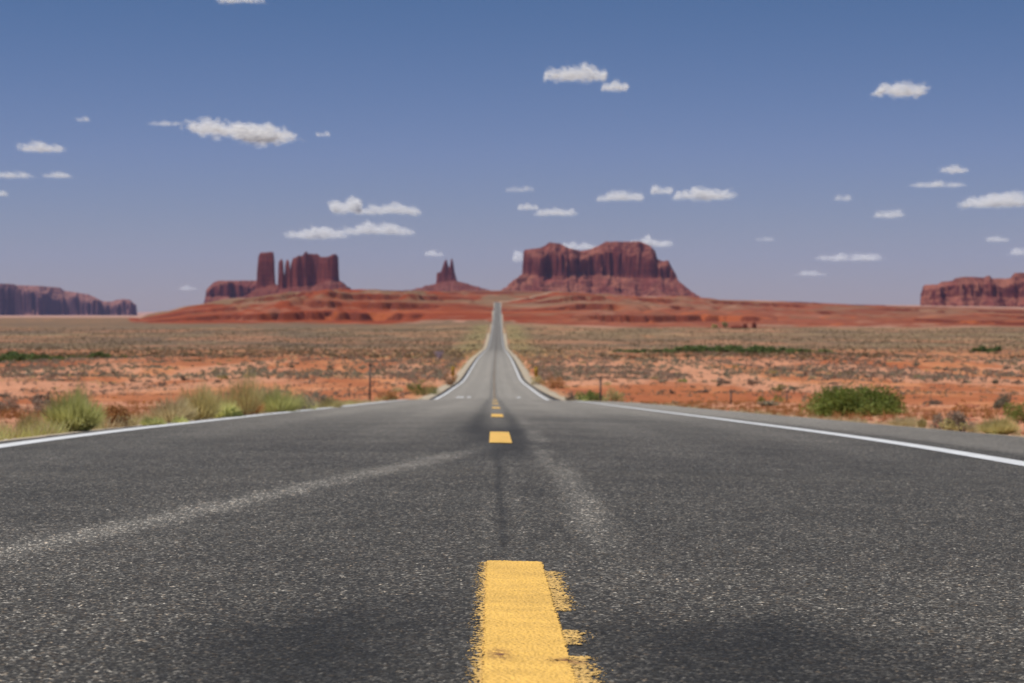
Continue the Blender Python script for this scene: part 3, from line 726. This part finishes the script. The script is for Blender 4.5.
# right of the road
S('big dense dark green bush on the sand right of the shoulder', 856, 44, 92, 30, 'dark', kind='leafy', n=9000, leaf=.040, seed=31, fol2='green', clumps=46)
S('sparse olive bush joined to the left end of the big green bush', 822, 45, 34, 25, 'olive', kind='leafy', n=1200, leaf=.03, seed=32)
S('straw-coloured grass tuft in front of the big green bush', 905, 31, 42, 13, 'straw', kind='broom', n=900, leaf=.012, seed=33, fol2='olive')
S('short olive tuft between the straw tuft and the grey-brown bush', 922, 29, 12, 13, 'olive', kind='broom', n=350, leaf=.012, seed=34)
S('round grey-brown bush at the edge of the right shoulder', 951, 26.5, 38, 21, 'grey', kind='leafy', n=3000, leaf=.018, seed=35, fol2='olive')
S('wide pale sage bush by the shoulder at the right', 998, 23.5, 48, 21, 'olive', kind='broom', n=1700, leaf=.013, seed=36, fol2='bright')
S('pale grass tuft between the grey-brown and the sage bush', 973, 26, 18, 10, 'straw', kind='broom', n=350, leaf=.012, seed=37)
S('olive bush behind the pale sage bush at the right', 1018, 33, 30, 22, 'green', kind='leafy', n=1300, leaf=.022, seed=38)
S('pale round bush on the sand beyond the sage bush', 1003, 48, 24, 16, 'sage', kind='leafy', n=1000, leaf=.03, seed=39)
S('low dark bush on the sand right of the big green bush', 931, 75, 26, 9, 'grey', kind='leafy', n=900, leaf=.045, seed=40)
S('small green plant on the sand left of the big green bush', 778, 95, 14, 11, 'green', kind='leafy', n=500, leaf=.05, seed=41)
S('smaller green plant left of its green neighbour on the sand', 761, 100, 10, 9, 'green', kind='leafy', n=350, leaf=.05, seed=42)
S('bright green bush at the foot of the right thin post', 590, 86, 26, 17, 'green', kind='leafy', n=1500, leaf=.05, seed=43, fol2='bright')
S('olive bush right of the right thin post', 612, 84, 22, 14, 'olive', kind='leafy', n=900, leaf=.045, seed=44)
S('dark brown bush between the marker post and the thin post', 573, 110, 16, 12, 'grey', kind='leafy', n=700, leaf=.06, seed=45, fol2='olive')
S('rust-red brush spreading right of the right marker post', 553, 190, 26, 12, 'rust', kind='leafy', n=900, leaf=.09, seed=46)
S('yellowish brush around the foot of the right marker post', 538, 212, 13, 10, 'olive', kind='leafy', n=500, leaf=.08, seed=47, fol2='straw')

# prototypes for the scattered desert shrubs
def proto(kind, seed, n=260):
    r = np.random.default_rng(seed)
    if kind == 'scrub':
        P = dome_pts(n, .5, .5, r, 7); V, Fc = leaves(P, .085, seedr=r, asp=1.4)
        v2, f2 = stems(9, .5, .42, .008, r); return join([(V, Fc), (v2, f2)])
    a = r.uniform(0, 2 * np.pi, n); q = np.sqrt(r.uniform(0, 1, n))
    B = np.c_[np.cos(a) * q * .15, np.sin(a) * q * .15, np.zeros(n)]
    T = np.c_[np.cos(a) * q * .5, np.sin(a) * q * .5, .5 * r.uniform(.5, 1, n)]
    return blades(B, T, .011, r)
PM = []
for s_, (kd, fl) in enumerate([('scrub', 'sage'), ('scrub', 'grey'), ('scrub', 'grey'), ('scrub', 'olive'), ('scrub', 'sage'), ('grass', 'straw'), ('scrub', 'green')]):
    V, Fc = proto(kd, 900 + s_)
    o = mk('desert_shrub', V, Fc, FOL[fl]); PM.append(o)
yy_t = np.linspace(95, 1500, 3000)
def d_of_y(py):      # distance at which the side land shows at row py
    sc_ = YH + F * drop(yy_t) / yy_t
    m_ = np.minimum.accumulate(sc_)
    return np.interp(-py, -m_, yy_t)
r = np.random.default_rng(77)
cand = []
while len(cand) < 300:
    px = r.uniform(-30, 1050); py = 402 - 44 * r.uniform(0, 1) ** .85
    d = float(d_of_y(min(py, 397))) * r.uniform(.95, 1.05) if py < 397 else r.uniform(58, 110)
    X = (px - XV) * d / F
    if abs(X) < 7.0: continue
    if fbm(np.array([X / 20]), np.array([d / 170]), 88)[0] < .40 + .12 * (py > 385): continue
    if py > 386 and r.uniform() < .35: continue
    cand.append((X, d, py))
used = set()
protos = {}
for i, (X, d, py) in enumerate(cand):
    k = int(r.choice(7, p=[.22, .26, .18, .12, .12, .07, .03]))
    src = PM[k]
    if k not in used: o = src; used.add(k)
    else: o = src.copy(); C.objects.link(o)
    s = r.uniform(.6, 1.75) * (1.0 if d > 150 else .65)
    o.location = (X, d, gz(X, d) - .03 * s); o.scale = (s * r.uniform(.8, 1.3), s * r.uniform(.8, 1.3), s * r.uniform(.55, 1.0)); o.rotation_euler = (0, 0, r.uniform(0, 6.28))
    kd = ['sage-coloured shrub', 'grey-brown twiggy shrub', 'grey-brown twiggy shrub', 'olive shrub', 'sage-coloured shrub', 'straw-coloured grass tuft', 'leafy green shrub'][k]
    sd = 'left' if X < 0 else 'right'
    bd = 'near the crest' if d < 135 else 'mid-way out' if d < 300 else 'by the scrub plain'
    sz = 'larger' if s > 1.0 else 'small'
    l_ = '%s %s on sand %s of the road, %s' % (sz, kd, sd, bd); g_ = 'desert shrubs scattered over the red sand'
    lab(o, l_, 'shrub', g_)
for k in range(7):
    if k not in used: bpy.data.objects.remove(PM[k])

# the green line of bushes along the wash, both sides
PG = mk('green_bush', *proto('scrub', 950, 420), FOL['rowgreen']); first = True
def green_row(px0, px1, d, n, h, label, group, seed):
    global first
    r = np.random.default_rng(seed)
    for i in range(n):
        px = lerp(px0, px1, (i + r.uniform(.2, .8)) / n); dd = d * r.uniform(.97, 1.03); X = (px - XV) * dd / F
        o = PG if first else PG.copy()
        if not first: C.objects.link(o)
        first = False
        hh = h * r.uniform(.4, 1.2)
        o.location = (X, dd, gz(X, dd) - .1); o.scale = (hh * r.uniform(1.6, 3.0), hh * 2.2, hh * 2.0 * .9); o.rotation_euler = (0, 0, r.uniform(0, 6.28))
        lab(o, label, 'bush', group)
green_row(612, 680, 590, 9, 2.4, 'green bush in the short row beyond the sand right of the road', 'short green row right of the road', 1)
green_row(680, 802, 590, 24, 2.9, 'green bush in the long row across the right plain', 'long green row on the right plain', 2)
green_row(804, 834, 600, 5, 1.9, 'green bush in the short row at the right end of the long one', 'green row beyond the long row', 3)
green_row(973, 996, 600, 4, 2.4, 'green bush in the row near the right mesa side of the plain', 'green row at the far right', 4)
green_row(-12, 60, 400, 13, 2.6, 'dark green bush in the thick row at the far left of the plain', 'dark green row at the far left', 5)
green_row(68, 124, 430, 10, 2.0, 'dark green bush in the thinner row on the left plain', 'thinner dark green row on the left', 6)

# ground cover nobody could count
def scatter(name, label, fol, n, ylo, yhi, seed, smin, smax, lp=26, filt=.42, xr=(-80, 1100), dens=None, leafs=.16):
    r = np.random.default_rng(seed)
    px = r.uniform(*xr, n * 3); py = r.uniform(ylo, yhi, n * 3)
    d = d_of_y(np.minimum(py, 397.5)) * r.uniform(.93, 1.07, n * 3)
    d = np.where(py > 397, r.uniform(30, 120, n * 3), d)
    X = (px - XV) * d / F
    ax = X - road_x(d); out = np.where(ax > 0, ax - edge_r(d), -ax - edge_l(d))
    ok = (out > np.interp(d, [0, 150, 600, 1500], [.6, 1.5, 3, 4])) & (fbm(X / 15, d / 170, seed) > filt + .03)
    X, d = X[ok][:n], d[ok][:n]; m = len(X)
    Z = gza(X, d)
    pr = []
    for q in range(5):
        rr = np.random.default_rng(seed * 10 + q); P = dome_pts(lp, .5, .45, rr, 4); pr.append(leaves(P, leafs, seedr=rr, asp=1.3)[0])
    pr = np.array(pr); k = r.integers(0, 5, m); a = r.uniform(0, 6.28, m)
    s = r.uniform(smin, smax, m)
    B = pr[k]; ca, sa = np.cos(a)[:, None], np.sin(a)[:, None]
    Vx = (B[..., 0] * ca - B[..., 1] * sa) * s[:, None] + X[:, None]; Vy = (B[..., 0] * sa + B[..., 1] * ca) * s[:, None] + d[:, None]
    Vz = B[..., 2] * (s * r.uniform(.6, 1.0, m))[:, None] + Z[:, None] - .02
    V = np.stack([Vx, Vy, Vz], -1).reshape(-1, 3)
    o = mk(name, V, np.arange(len(V)).reshape(-1, 4), FOL[fol]); lab(o, label, 'ground cover', kind='stuff')
scatter('scrub_cover', 'low brown and olive scrub carpeting the valley plain', 'scrub', 15000, 325, 358, 61, .6, 2.1, 14, .36, leafs=.22)
scatter('scrub_cover', 'straw-coloured tufts mixed into the scrub of the valley plain', 'straw', 3500, 328, 358, 69, .5, 1.4, 12, .46, leafs=.2)
scatter('scrub_vegetation', 'olive brush in patches between the shrubs on the red sand', 'sage', 4600, 346, 378, 62, .6, 1.9, 20, .46, leafs=.15)
scatter('scrub_vegetation', 'grey-brown brush in patches between the shrubs on the red sand', 'grey', 5200, 346, 380, 64, .6, 1.9, 20, .46, leafs=.15)
scatter('scrub_vegetation', 'rusty weeds in patches on the red sand', 'rust', 1300, 366, 399, 66, .25, .8, 22, .48, leafs=.12)
scatter('scrub_vegetation', 'sage tufts in patches on the nearer red sand', 'sage', 900, 366, 399, 67, .25, .9, 24, .48, leafs=.12)
scatter('scrub_vegetation', 'grey-brown brush over the rusty sand left of the near road', 'grey', 700, 371, 397, 70, .35, 1.1, 30, .44, xr=(-80, 420), leafs=.12)
scatter('scrub_vegetation', 'olive tufts over the rusty sand left of the near road', 'olive', 500, 371, 397, 71, .3, .9, 30, .44, xr=(-80, 420), leafs=.12)
scatter('scrub_vegetation', 'sage and brown tufts over the pale sand right of the near road', 'sage', 420, 370, 397, 74, .3, 1.1, 30, .46, xr=(620, 1100), leafs=.12)
scatter('scrub_cover', 'dark brown low scrub on the far left plain', 'grey', 3500, 322, 345, 72, .6, 1.8, 12, .36, xr=(-80, 480), leafs=.22)
scatter('scrub_vegetation', 'sparse small twigs on the open red sand', 'grey', 1500, 372, 396, 65, .2, .6, 22, .44, leafs=.1)

def edge_grass(name, label, fol, sign, n, y0, y1, o0, o1, h0, h1, seed, wdt=.004):
    r = np.random.default_rng(seed)
    d = np.exp(r.uniform(np.log(y0), np.log(y1), n)); e = edge_r(d) if sign > 0 else edge_l(d)
    off = r.uniform(0, 1, n) ** 1.3 * (o1 - o0) + o0
    cl = fbm(d * .5, off * .5, seed); ok = cl > .50
    d, off, e = d[ok], off[ok], e[ok]; m = len(d)
    X = sign * (e + off) + road_x(d); Z = gza(X, d)
    nb = 14
    B = np.repeat(np.c_[X, d, Z - .02], nb, 0) + np.c_[r.normal(size=(m * nb, 2)) * .03, np.zeros(m * nb)]
    H = np.repeat(r.uniform(h0, h1, m), nb) * r.uniform(.4, 1, m * nb)
    T = B + np.c_[r.normal(size=(m * nb, 2)) * .4 * H[:, None], H]
    V, Fc = blades(B, T, wdt, r)
    lab(mk(name, V, Fc, FOL[fol]), label, 'grass', kind='stuff')
edge_grass('dry_grass', 'thin straw-coloured grass along the left verge', 'straw', -1, 1900, 17, 130, .3, 2.6, .07, .24, 5)
edge_grass('green_grass', 'low green weeds along the left verge', 'bright', -1, 1500, 17, 70, .3, 2.2, .06, .22, 6)
edge_grass('dry_grass', 'thin straw-coloured grass along the right verge', 'straw', 1, 900, 20, 130, .15, 2.4, .05, .16, 7)
edge_grass('rusty_grass', 'rusty dry weeds lining the right shoulder', 'rust', 1, 1700, 36, 110, .3, 5.5, .08, .24, 8, .007)
edge_grass('rusty_grass', 'rusty dry weeds behind the left roadside growth', 'rust', -1, 1800, 26, 110, 1.5, 8, .08, .24, 9, .007)
edge_grass('roadside_grass', 'yellow-green grass beside the road on the valley floor', 'olive', -1, 800, 300, 1000, 1.0, 9, .2, .5, 10, .03)
edge_grass('roadside_grass', 'yellow-green grass on the right side of the valley road', 'olive', 1, 800, 300, 1000, 1.0, 9, .2, .5, 11, .03)

# loose stones on the verges and clods on the sand
def stones(name, label, n, gen, smin, smax, mat, seed):
    r = np.random.default_rng(seed)
    X, d = gen(r, n); Z = gza(X, d)
    oc = np.array([[1, 0, 0], [0, 1, 0], [-1, 0, 0], [0, -1, 0], [0, 0, 1], [0, 0, -1]], float)
    fc = np.array([[0, 1, 4], [1, 2, 4], [2, 3, 4], [3, 0, 4], [1, 0, 5], [2, 1, 5], [3, 2, 5], [0, 3, 5]])
    s = smin * (smax / smin) ** (r.uniform(0, 1, n) ** 2.2)
    B = oc[None] * r.uniform(.6, 1.2, (n, 6, 1)) * s[:, None, None] * np.array([1, 1, .6]) + r.normal(size=(n, 6, 3)) * .12 * s[:, None, None]
    a = r.uniform(0, 6.28, n); ca, sa = np.cos(a)[:, None], np.sin(a)[:, None]
    Vx = B[..., 0] * ca - B[..., 1] * sa + X[:, None]; Vy = B[..., 0] * sa + B[..., 1] * ca + d[:, None]; Vz = B[..., 2] + Z[:, None]
    V = np.stack([Vx, Vy, Vz], -1).reshape(-1, 3); Fc = (np.arange(n)[:, None, None] * 6 + fc[None]).reshape(-1, 3)
    lab(mk(name, V, Fc, mat), label, 'gravel', kind='stuff')
def gl(r, n):
    d = np.exp(r.uniform(np.log(13), np.log(90), n)); return -(edge_l(d) + r.uniform(0, .5, n)), d
def gr(r, n):
    d = np.exp(r.uniform(np.log(18), np.log(90), n)); return edge_r(d) + r.uniform(0, .6, n), d
stones('gravel', 'loose pale pebbles along the left edge of the asphalt', 2600, gl, .006, .03, simple('pale_stone', (.5, .42, .34), .9, 9), 21)
stones('gravel', 'loose pebbles along the right edge of the shoulder', 2600, gr, .006, .03, simple('tan_stone', (.45, .30, .21), .9, 9), 22)
def gs(r, n):
    d = np.exp(r.uniform(np.log(22), np.log(260), n)); u = r.uniform(-.3, .3, n); X = u * d; X = np.where(np.abs(X) < 7, np.sign(X) * 7 + X, X); return X, d
stones('rubble', 'red clods and stones strewn over the sand', 5000, gs, .02, .16, simple('red_stone', (.34, .12, .06), .9, 5), 23)

# dark red boulders and two trees at the foot of the hills, right
def boulder(label, px, d, wpx, hpx, seed):
    X, Y = at(px, d=d); w_ = wpx * d / F / 2; h_ = hpx * d / F
    nth, nph = 40, 18
    a = np.linspace(0, 2 * np.pi, nth, endpoint=False); p = np.linspace(0, np.pi, nph)
    A, P = np.meshgrid(a, p)
    rr = .75 + .5 * fbm(np.cos(A) * 2 + 5 + P, np.sin(A) * 2 + 5 + P * 1.3, seed)
    sx_ = np.sign(np.cos(A)) * np.abs(np.cos(A)) ** .7; sy_ = np.sign(np.sin(A)) * np.abs(np.sin(A)) ** .7
    V = np.stack([w_ * rr * np.sin(P) ** .6 * sx_, w_ * .8 * rr * np.sin(P) ** .6 * sy_, h_ * (rr * np.cos(P) * .8 + .15)], -1).reshape(-1, 3)
    o = mk('boulder', V, grid_faces(nph, nth, True)[:, ::-1], MAT_BOULDER, smooth=False)
    o.location = (X, Y, gz(X, Y)); lab(o, label, 'boulder')
MAT_BOULDER = simple('dark_red_rock', (.17, .04, .02), .95, .4, .3)
boulder('long low dark red rock at the foot of the right hills', 737, 1560, 13, 3.6, 3)
boulder('squat dark red rock at the right end of the long low rock', 745, 1555, 5, 5, 5)
boulder('small upright dark red rock standing right of the long low rock', 754, 1565, 4.5, 6.5, 4)
def tree(label, px, d, wpx, hpx, seed):
    X, Y = at(px, d=d); H = hpx * d / F; W = wpx * d / F / 2
    root = bpy.data.objects.new('tree', None); C.objects.link(root); root.location = (X, Y, gz(X, Y)); lab(root, label, 'tree')
    r = np.random.default_rng(seed)
    P = dome_pts(1800, W, H * .75, r, 14); P[:, 2] += H * .2
    mk('crown', *leaves(P, .34, seedr=r), FOL['olive'], root)
    a = np.linspace(0, 2 * np.pi, 8, endpoint=False); hs = [(-.3, .3), (H * .3, .22), (H * .7, .10)]
    V = np.array([[np.cos(t) * q, np.sin(t) * q, h] for h, q in hs for t in a])
    mk('trunk', V, grid_faces(3, 8, True), MAT_BARK, root)
tree('low yellow-green tree at the foot of the hills, left of its taller neighbour', 714.5, 1540, 7, 5.5, 1)
tree('taller grey-green tree between the low tree and the dark red rocks', 725, 1540, 8, 9, 2)

# ------------------------------------------------------------------ posts
def box(cx, cy, cz, sx, sy, sz):
    V = np.array([[x, y, z] for x in (-1, 1) for y in (-1, 1) for z in (-1, 1)], float) * np.array([sx, sy, sz]) / 2 + np.array([cx, cy, cz])
    return V, np.array([[0, 1, 3, 2], [4, 6, 7, 5], [0, 4, 5, 1], [2, 3, 7, 6], [0, 2, 6, 4], [1, 5, 7, 3]])
MAT_STEEL = simple('weathered_steel', (.13, .095, .08), .7, 12, .3, .4, .3)
MAT_SIGNY = simple('marker_yellow', (.55, .34, .03), .6, 10, .2)
MAT_BLACK = simple('marker_black', (.02, .02, .02), .6, 10, .2)
MAT_WOOD = simple('grey_wood', (.16, .11, .085), .9, 14, .35)
def t_post(label, px, d, H, w_=.07, group=None):
    X, Y = at(px, d=d)
    root = bpy.data.objects.new('fence_post', None); C.objects.link(root); root.location = (X, Y, gz(X, Y)); lab(root, label, 'post', group)
    mk('shaft', *join([box(0, 0, H / 2 - .1, w_, w_ * .18, H + .2), box(0, w_ * .4, H / 2 - .1, w_ * .18, w_ * .7, H + .196)] + [box(0, -w_ * .18, z, w_ * .5, w_ * .2, .02) for z in np.arange(.3, H - .05, .12)]), MAT_STEEL, root)
    mk('cap', *join([box(0, 0, H + .03, w_ * 1.15, w_ * 1.3, .05), box(0, 0, H + .06, w_ * .7, w_ * .8, .02)]), MAT_WOOD, root)
t_post('tall thin dark post standing on the left verge before the dip', 370, 86, 1.62, .085)
t_post('thin dark post standing in green brush on the right verge', 600.5, 85, 1.08, .085)
t_post('thin dark post on the open sand left of the big green bush', 787, 128, 1.15, .08)
t_post('short dark post at the weedy edge of the right shoulder', 731, 76, .5, .06)
def marker(label, px, d):
    X, Y = at(px, d=d)
    root = bpy.data.objects.new('marker_post', None); C.objects.link(root); root.location = (X, Y, gz(X, Y)); lab(root, label, 'marker post')
    mk('post', *join([box(0, .03, .75, .09, .05, 1.9), box(0, .07, .75, .05, .05, 1.898)]), MAT_STEEL, root)
    pn = mk('panel', *join([box(0, 0, 1.35, .40, .012, 1.15)]), MAT_SIGNY, root)
    st = []
    for i in range(5):
        z = 1.07 + i * .19; s = 1 if px < XV else -1
        V = np.array([[-.195, -.009, z - .05 * s], [.195, -.009, z + .05 * s], [.195, -.009, z + .05 * s + .085], [-.195, -.009, z - .05 * s + .085]])
        st.append((V, np.array([[0, 1, 2, 3]])))
    mk('stripe', *join(st), MAT_BLACK, pn)
marker('yellow and black marker post left of the dip in the road', 453, 228)
marker('yellow and black marker post right of the dip in the road', 536, 228)

# ------------------------------------------------------------------ clouds
def cloud_material():
    m = bpy.data.materials.new('cloud'); m.use_nodes = True; n = m.node_tree; n.nodes.clear()
    out = N(n, 'ShaderNodeOutputMaterial'); df = N(n, 'ShaderNodeBsdfDiffuse'); df.inputs[0].default_value = (.98, .975, .96, 1)
    tl = N(n, 'ShaderNodeBsdfTranslucent'); tl.inputs[0].default_value = (.98, .975, .96, 1)
    m1 = N(n, 'ShaderNodeMixShader'); m1.inputs[0].default_value = .15
    g = N(n, 'ShaderNodeNewGeometry'); v1 = N(n, 'ShaderNodeVectorMath', operation='SCALE'); v1.inputs['Scale'].default_value = .34
    n.links.new(g.outputs['Normal'], v1.inputs[0]); v2 = N(n, 'ShaderNodeVectorMath', operation='ADD'); v2.inputs[1].default_value = (-.36, -.14, .78)
    n.links.new(v1.outputs[0], v2.inputs[0]); v3 = N(n, 'ShaderNodeVectorMath', operation='NORMALIZE'); n.links.new(v2.outputs[0], v3.inputs[0])
    n.links.new(v3.outputs[0], df.inputs['Normal'])
    n.links.new(df.outputs[0], m1.inputs[1]); n.links.new(tl.outputs[0], m1.inputs[2])
    tp = N(n, 'ShaderNodeBsdfTransparent'); m2 = N(n, 'ShaderNodeMixShader')
    al = attr(n, 'dens'); n.links.new(al, m2.inputs[0])
    n.links.new(tp.outputs[0], m2.inputs[1]); n.links.new(m1.outputs[0], m2.inputs[2]); n.links.new(m2.outputs[0], out.inputs[0])
    return m
MAT_CLOUD = cloud_material()
def ico():
    p = (1 + 5 ** .5) / 2
    v = np.array([[-1, p, 0], [1, p, 0], [-1, -p, 0], [1, -p, 0], [0, -1, p], [0, 1, p], [0, -1, -p], [0, 1, -p], [p, 0, -1], [p, 0, 1], [-p, 0, -1], [-p, 0, 1]]) / math.sqrt(1 + p * p)
    f = np.array([[0, 11, 5], [0, 5, 1], [0, 1, 7], [0, 7, 10], [0, 10, 11], [1, 5, 9], [5, 11, 4], [11, 10, 2], [10, 7, 6], [7, 1, 8], [3, 9, 4], [3, 4, 2], [3, 2, 6], [3, 6, 8], [3, 8, 9], [4, 9, 5], [2, 4, 11], [6, 2, 10], [8, 6, 7], [9, 8, 1]])
    return v, f
ICV, ICF = ico()
def cloud(label, px, py, wpx, hpx, dens=1.0, seed=0, humps=None, tail=None):
    """flat-based heap of many thin puffs; thin wisps at the ends"""
    alt = 1900.0; d = alt * F / (YH - py); d = min(d, 95000)
    r = np.random.default_rng(seed + 1000)
    W = wpx * d / F / 2 * .95; H = hpx * d / F * .82
    n = int(300 + 14.0 * wpx)
    nh = max(2, int(round(wpx / hpx * 1.3)))
    hc = np.linspace(-.8, .8, nh) + r.uniform(-.12, .12, nh); hh = r.uniform(.62, 1.0, nh) * np.sqrt(np.maximum(.12, 1 - (hc * .85) ** 2)); hh /= hh.max(); hw = r.uniform(1.2, 1.9, nh) * 1.3 / nh
    if humps: hc, hh, hw, hz_ = (np.array(q_, float) for q_ in zip(*humps)); nh = len(hc)
    else: hz_ = r.uniform(-.06, .10, nh)
    k = r.choice(nh, size=n, p=(hw * hh) / (hw * hh).sum())
    u = hc[k] + r.normal(size=n) * hw[k] * .55
    q = np.exp(-((u - hc[k]) / hw[k]) ** 2) * hh[k]
    zf = r.uniform(0, 1, n) ** 1.1
    u = np.clip(u, -1.08, 1.08)
    Xc = u * W; Zc = zf * H * .86 * q - H * .36 + hz_[k] * H + r.normal(size=n) * H * .05; Yc = r.normal(size=n) * H * 1.3
    rad_ = H * r.uniform(.06, .19, n) * (1 - .35 * zf) * (.5 + .6 * q)
    V = ICV[None] * (rad_[:, None, None] * np.array([1.6, 1.3, .85])) * r.uniform(.75, 1.25, (n, 12, 1)) + np.stack([Xc, Yc, Zc], -1)[:, None]
    Fc = (np.arange(n)[:, None, None] * 12 + ICF[None]).reshape(-1, 3)
    dn = np.repeat(np.clip(dens * r.uniform(.03, .15, n), .015, .9), 12)
    o = mk('cloud', V.reshape(-1, 3), Fc, MAT_CLOUD, smooth=True, attrs={'dens': dn})
    X = (px - XV) * d / F
    o.location = (X, d, (YH - py) * d / F); lab(o, label, 'cloud')
CL = [
 ('flat white cloud cut by the top edge above the long left cloud', 240, -1, 50, 8, 1),
 ('largest elongated white cloud high on the left', 243, 130, 112, 25, 1),
 ('thin cloud tail at the left end of the largest elongated cloud', 165, 123, 34, 6, .5),
 ('tiny wisp right of the largest elongated cloud', 323, 134, 11, 6, .4),
 ('tiny faint wisp left of the largest elongated cloud', 83, 119, 9, 6, .35),
 ('small peaked cloud high at the far left', 42, 147, 37, 13, .8),
 ('thin cloud at the left edge below the small peaked cloud', 12, 175, 38, 8, .7),
 ('small ragged cloud right of the thin one at the left edge', 58, 175, 24, 8, .6),
 ('tiny cloud scrap cut by the left edge', 0, 193, 9, 7, .7),
 ('round puffy cloud at the left of a pair above the castle butte', 346, 206, 24, 19, 1),
 ('flat cloud right of the round puffy cloud', 388, 209, 62, 13, .9),
 ('left half of the low cloud bank above the castle butte', 317, 233, 60, 15, 1),
 ('right half of the low cloud bank above the castle butte', 377, 229, 72, 15, 1),
 ('small cloud just above the two-spired butte', 434, 253, 16, 8, .7),
 ('isolated lens-shaped white cloud high above the large butte', 575, 73, 57, 17, 1),
 ('small round cloud beside the lens-shaped cloud', 615, 86, 23, 11, .9),
 ('isolated white cloud high on the right', 901, 89, 41, 16, 1),
 ('flat cloud low above the left end of the large butte', 556, 212, 42, 9, .9),
 ('tiny puff left of the flat cloud above the large butte', 528, 207, 18, 8, .7),
 ('faint streak above the flat cloud over the large butte', 520, 189, 26, 7, .3),
 ('greyish ragged cloud above the middle of the large butte', 620, 196, 42, 13, .7),
 ('small puff at the left of the cloud above the butte end', 662, 190, 18, 10, .7),
 ('white cloud above the right end of the large butte', 705, 194, 56, 15, 1),
 ('small upper cloud right of the empty sky', 954, 169, 20, 10, .7),
 ('thin flat streak under the small upper cloud', 937, 184, 54, 8, .7),
 ('small faint round cloud left of the big right-edge cloud', 889, 214, 24, 10, .55),
 ('bulky white cloud cut by the right edge', 1004, 200, 72, 19, 1),
 ('long flat white cloud low between the large butte and right mesa', 853, 257, 66, 10, .95),
 ('small low faint cloud under the long flat cloud', 811, 273, 26, 7, .6),
 ('white cloud peeping out left of the large butte', 524, 257, 18, 13, .8),
 ('cloud lying behind the notch of the large butte', 579, 246, 34, 10, .9),
 ('cloud rising over the right shoulder of the large butte', 650, 242, 40, 12, 1),
 ('small flat cloud above the right mesa', 997, 239, 18, 7, .7),
 ('small cloud cut by the right edge above the mesa', 1022, 252, 14, 9, .8),
 ('tiny faint cloud just above the left red hills', 188, 288, 15, 6, .4),
 ('very faint speck of cloud in the middle right sky', 843, 198, 12, 8, .3),
 ('very faint patch low right of the large butte', 765, 239, 16, 6, .25),
]
for i, (l_, px, py, w_, h_, dn) in enumerate(CL): cloud(l_, px, py, w_, h_, dn, i, [(-.86, .42, .14, .30), (-.62, .62, .20, .30), (-.38, .50, .16, .26), (-.05, .66, .26, .10), (.22, .86, .26, -.16), (.50, .80, .26, -.12), (.82, .36, .18, .0)] if i == 1 else None)

# ------------------------------------------------------------------ air
V, Fc = box(0, 0, 200, 64000, 64000, 1200)
m = bpy.data.materials.new('haze'); m.use_nodes = True; n = m.node_tree; n.nodes.clear()
out = N(n, 'ShaderNodeOutputMaterial'); pv = N(n, 'ShaderNodeVolumePrincipled'); pv.inputs['Color'].default_value = (.46, .56, 1.0, 1); pv.inputs['Density'].default_value = 1.15e-5
n.links.new(pv.outputs[0], out.inputs['Volume'])
hz_o = mk('haze', V, Fc, m); lab(hz_o, 'thin bluish desert haze over the far land', 'haze', kind='stuff')
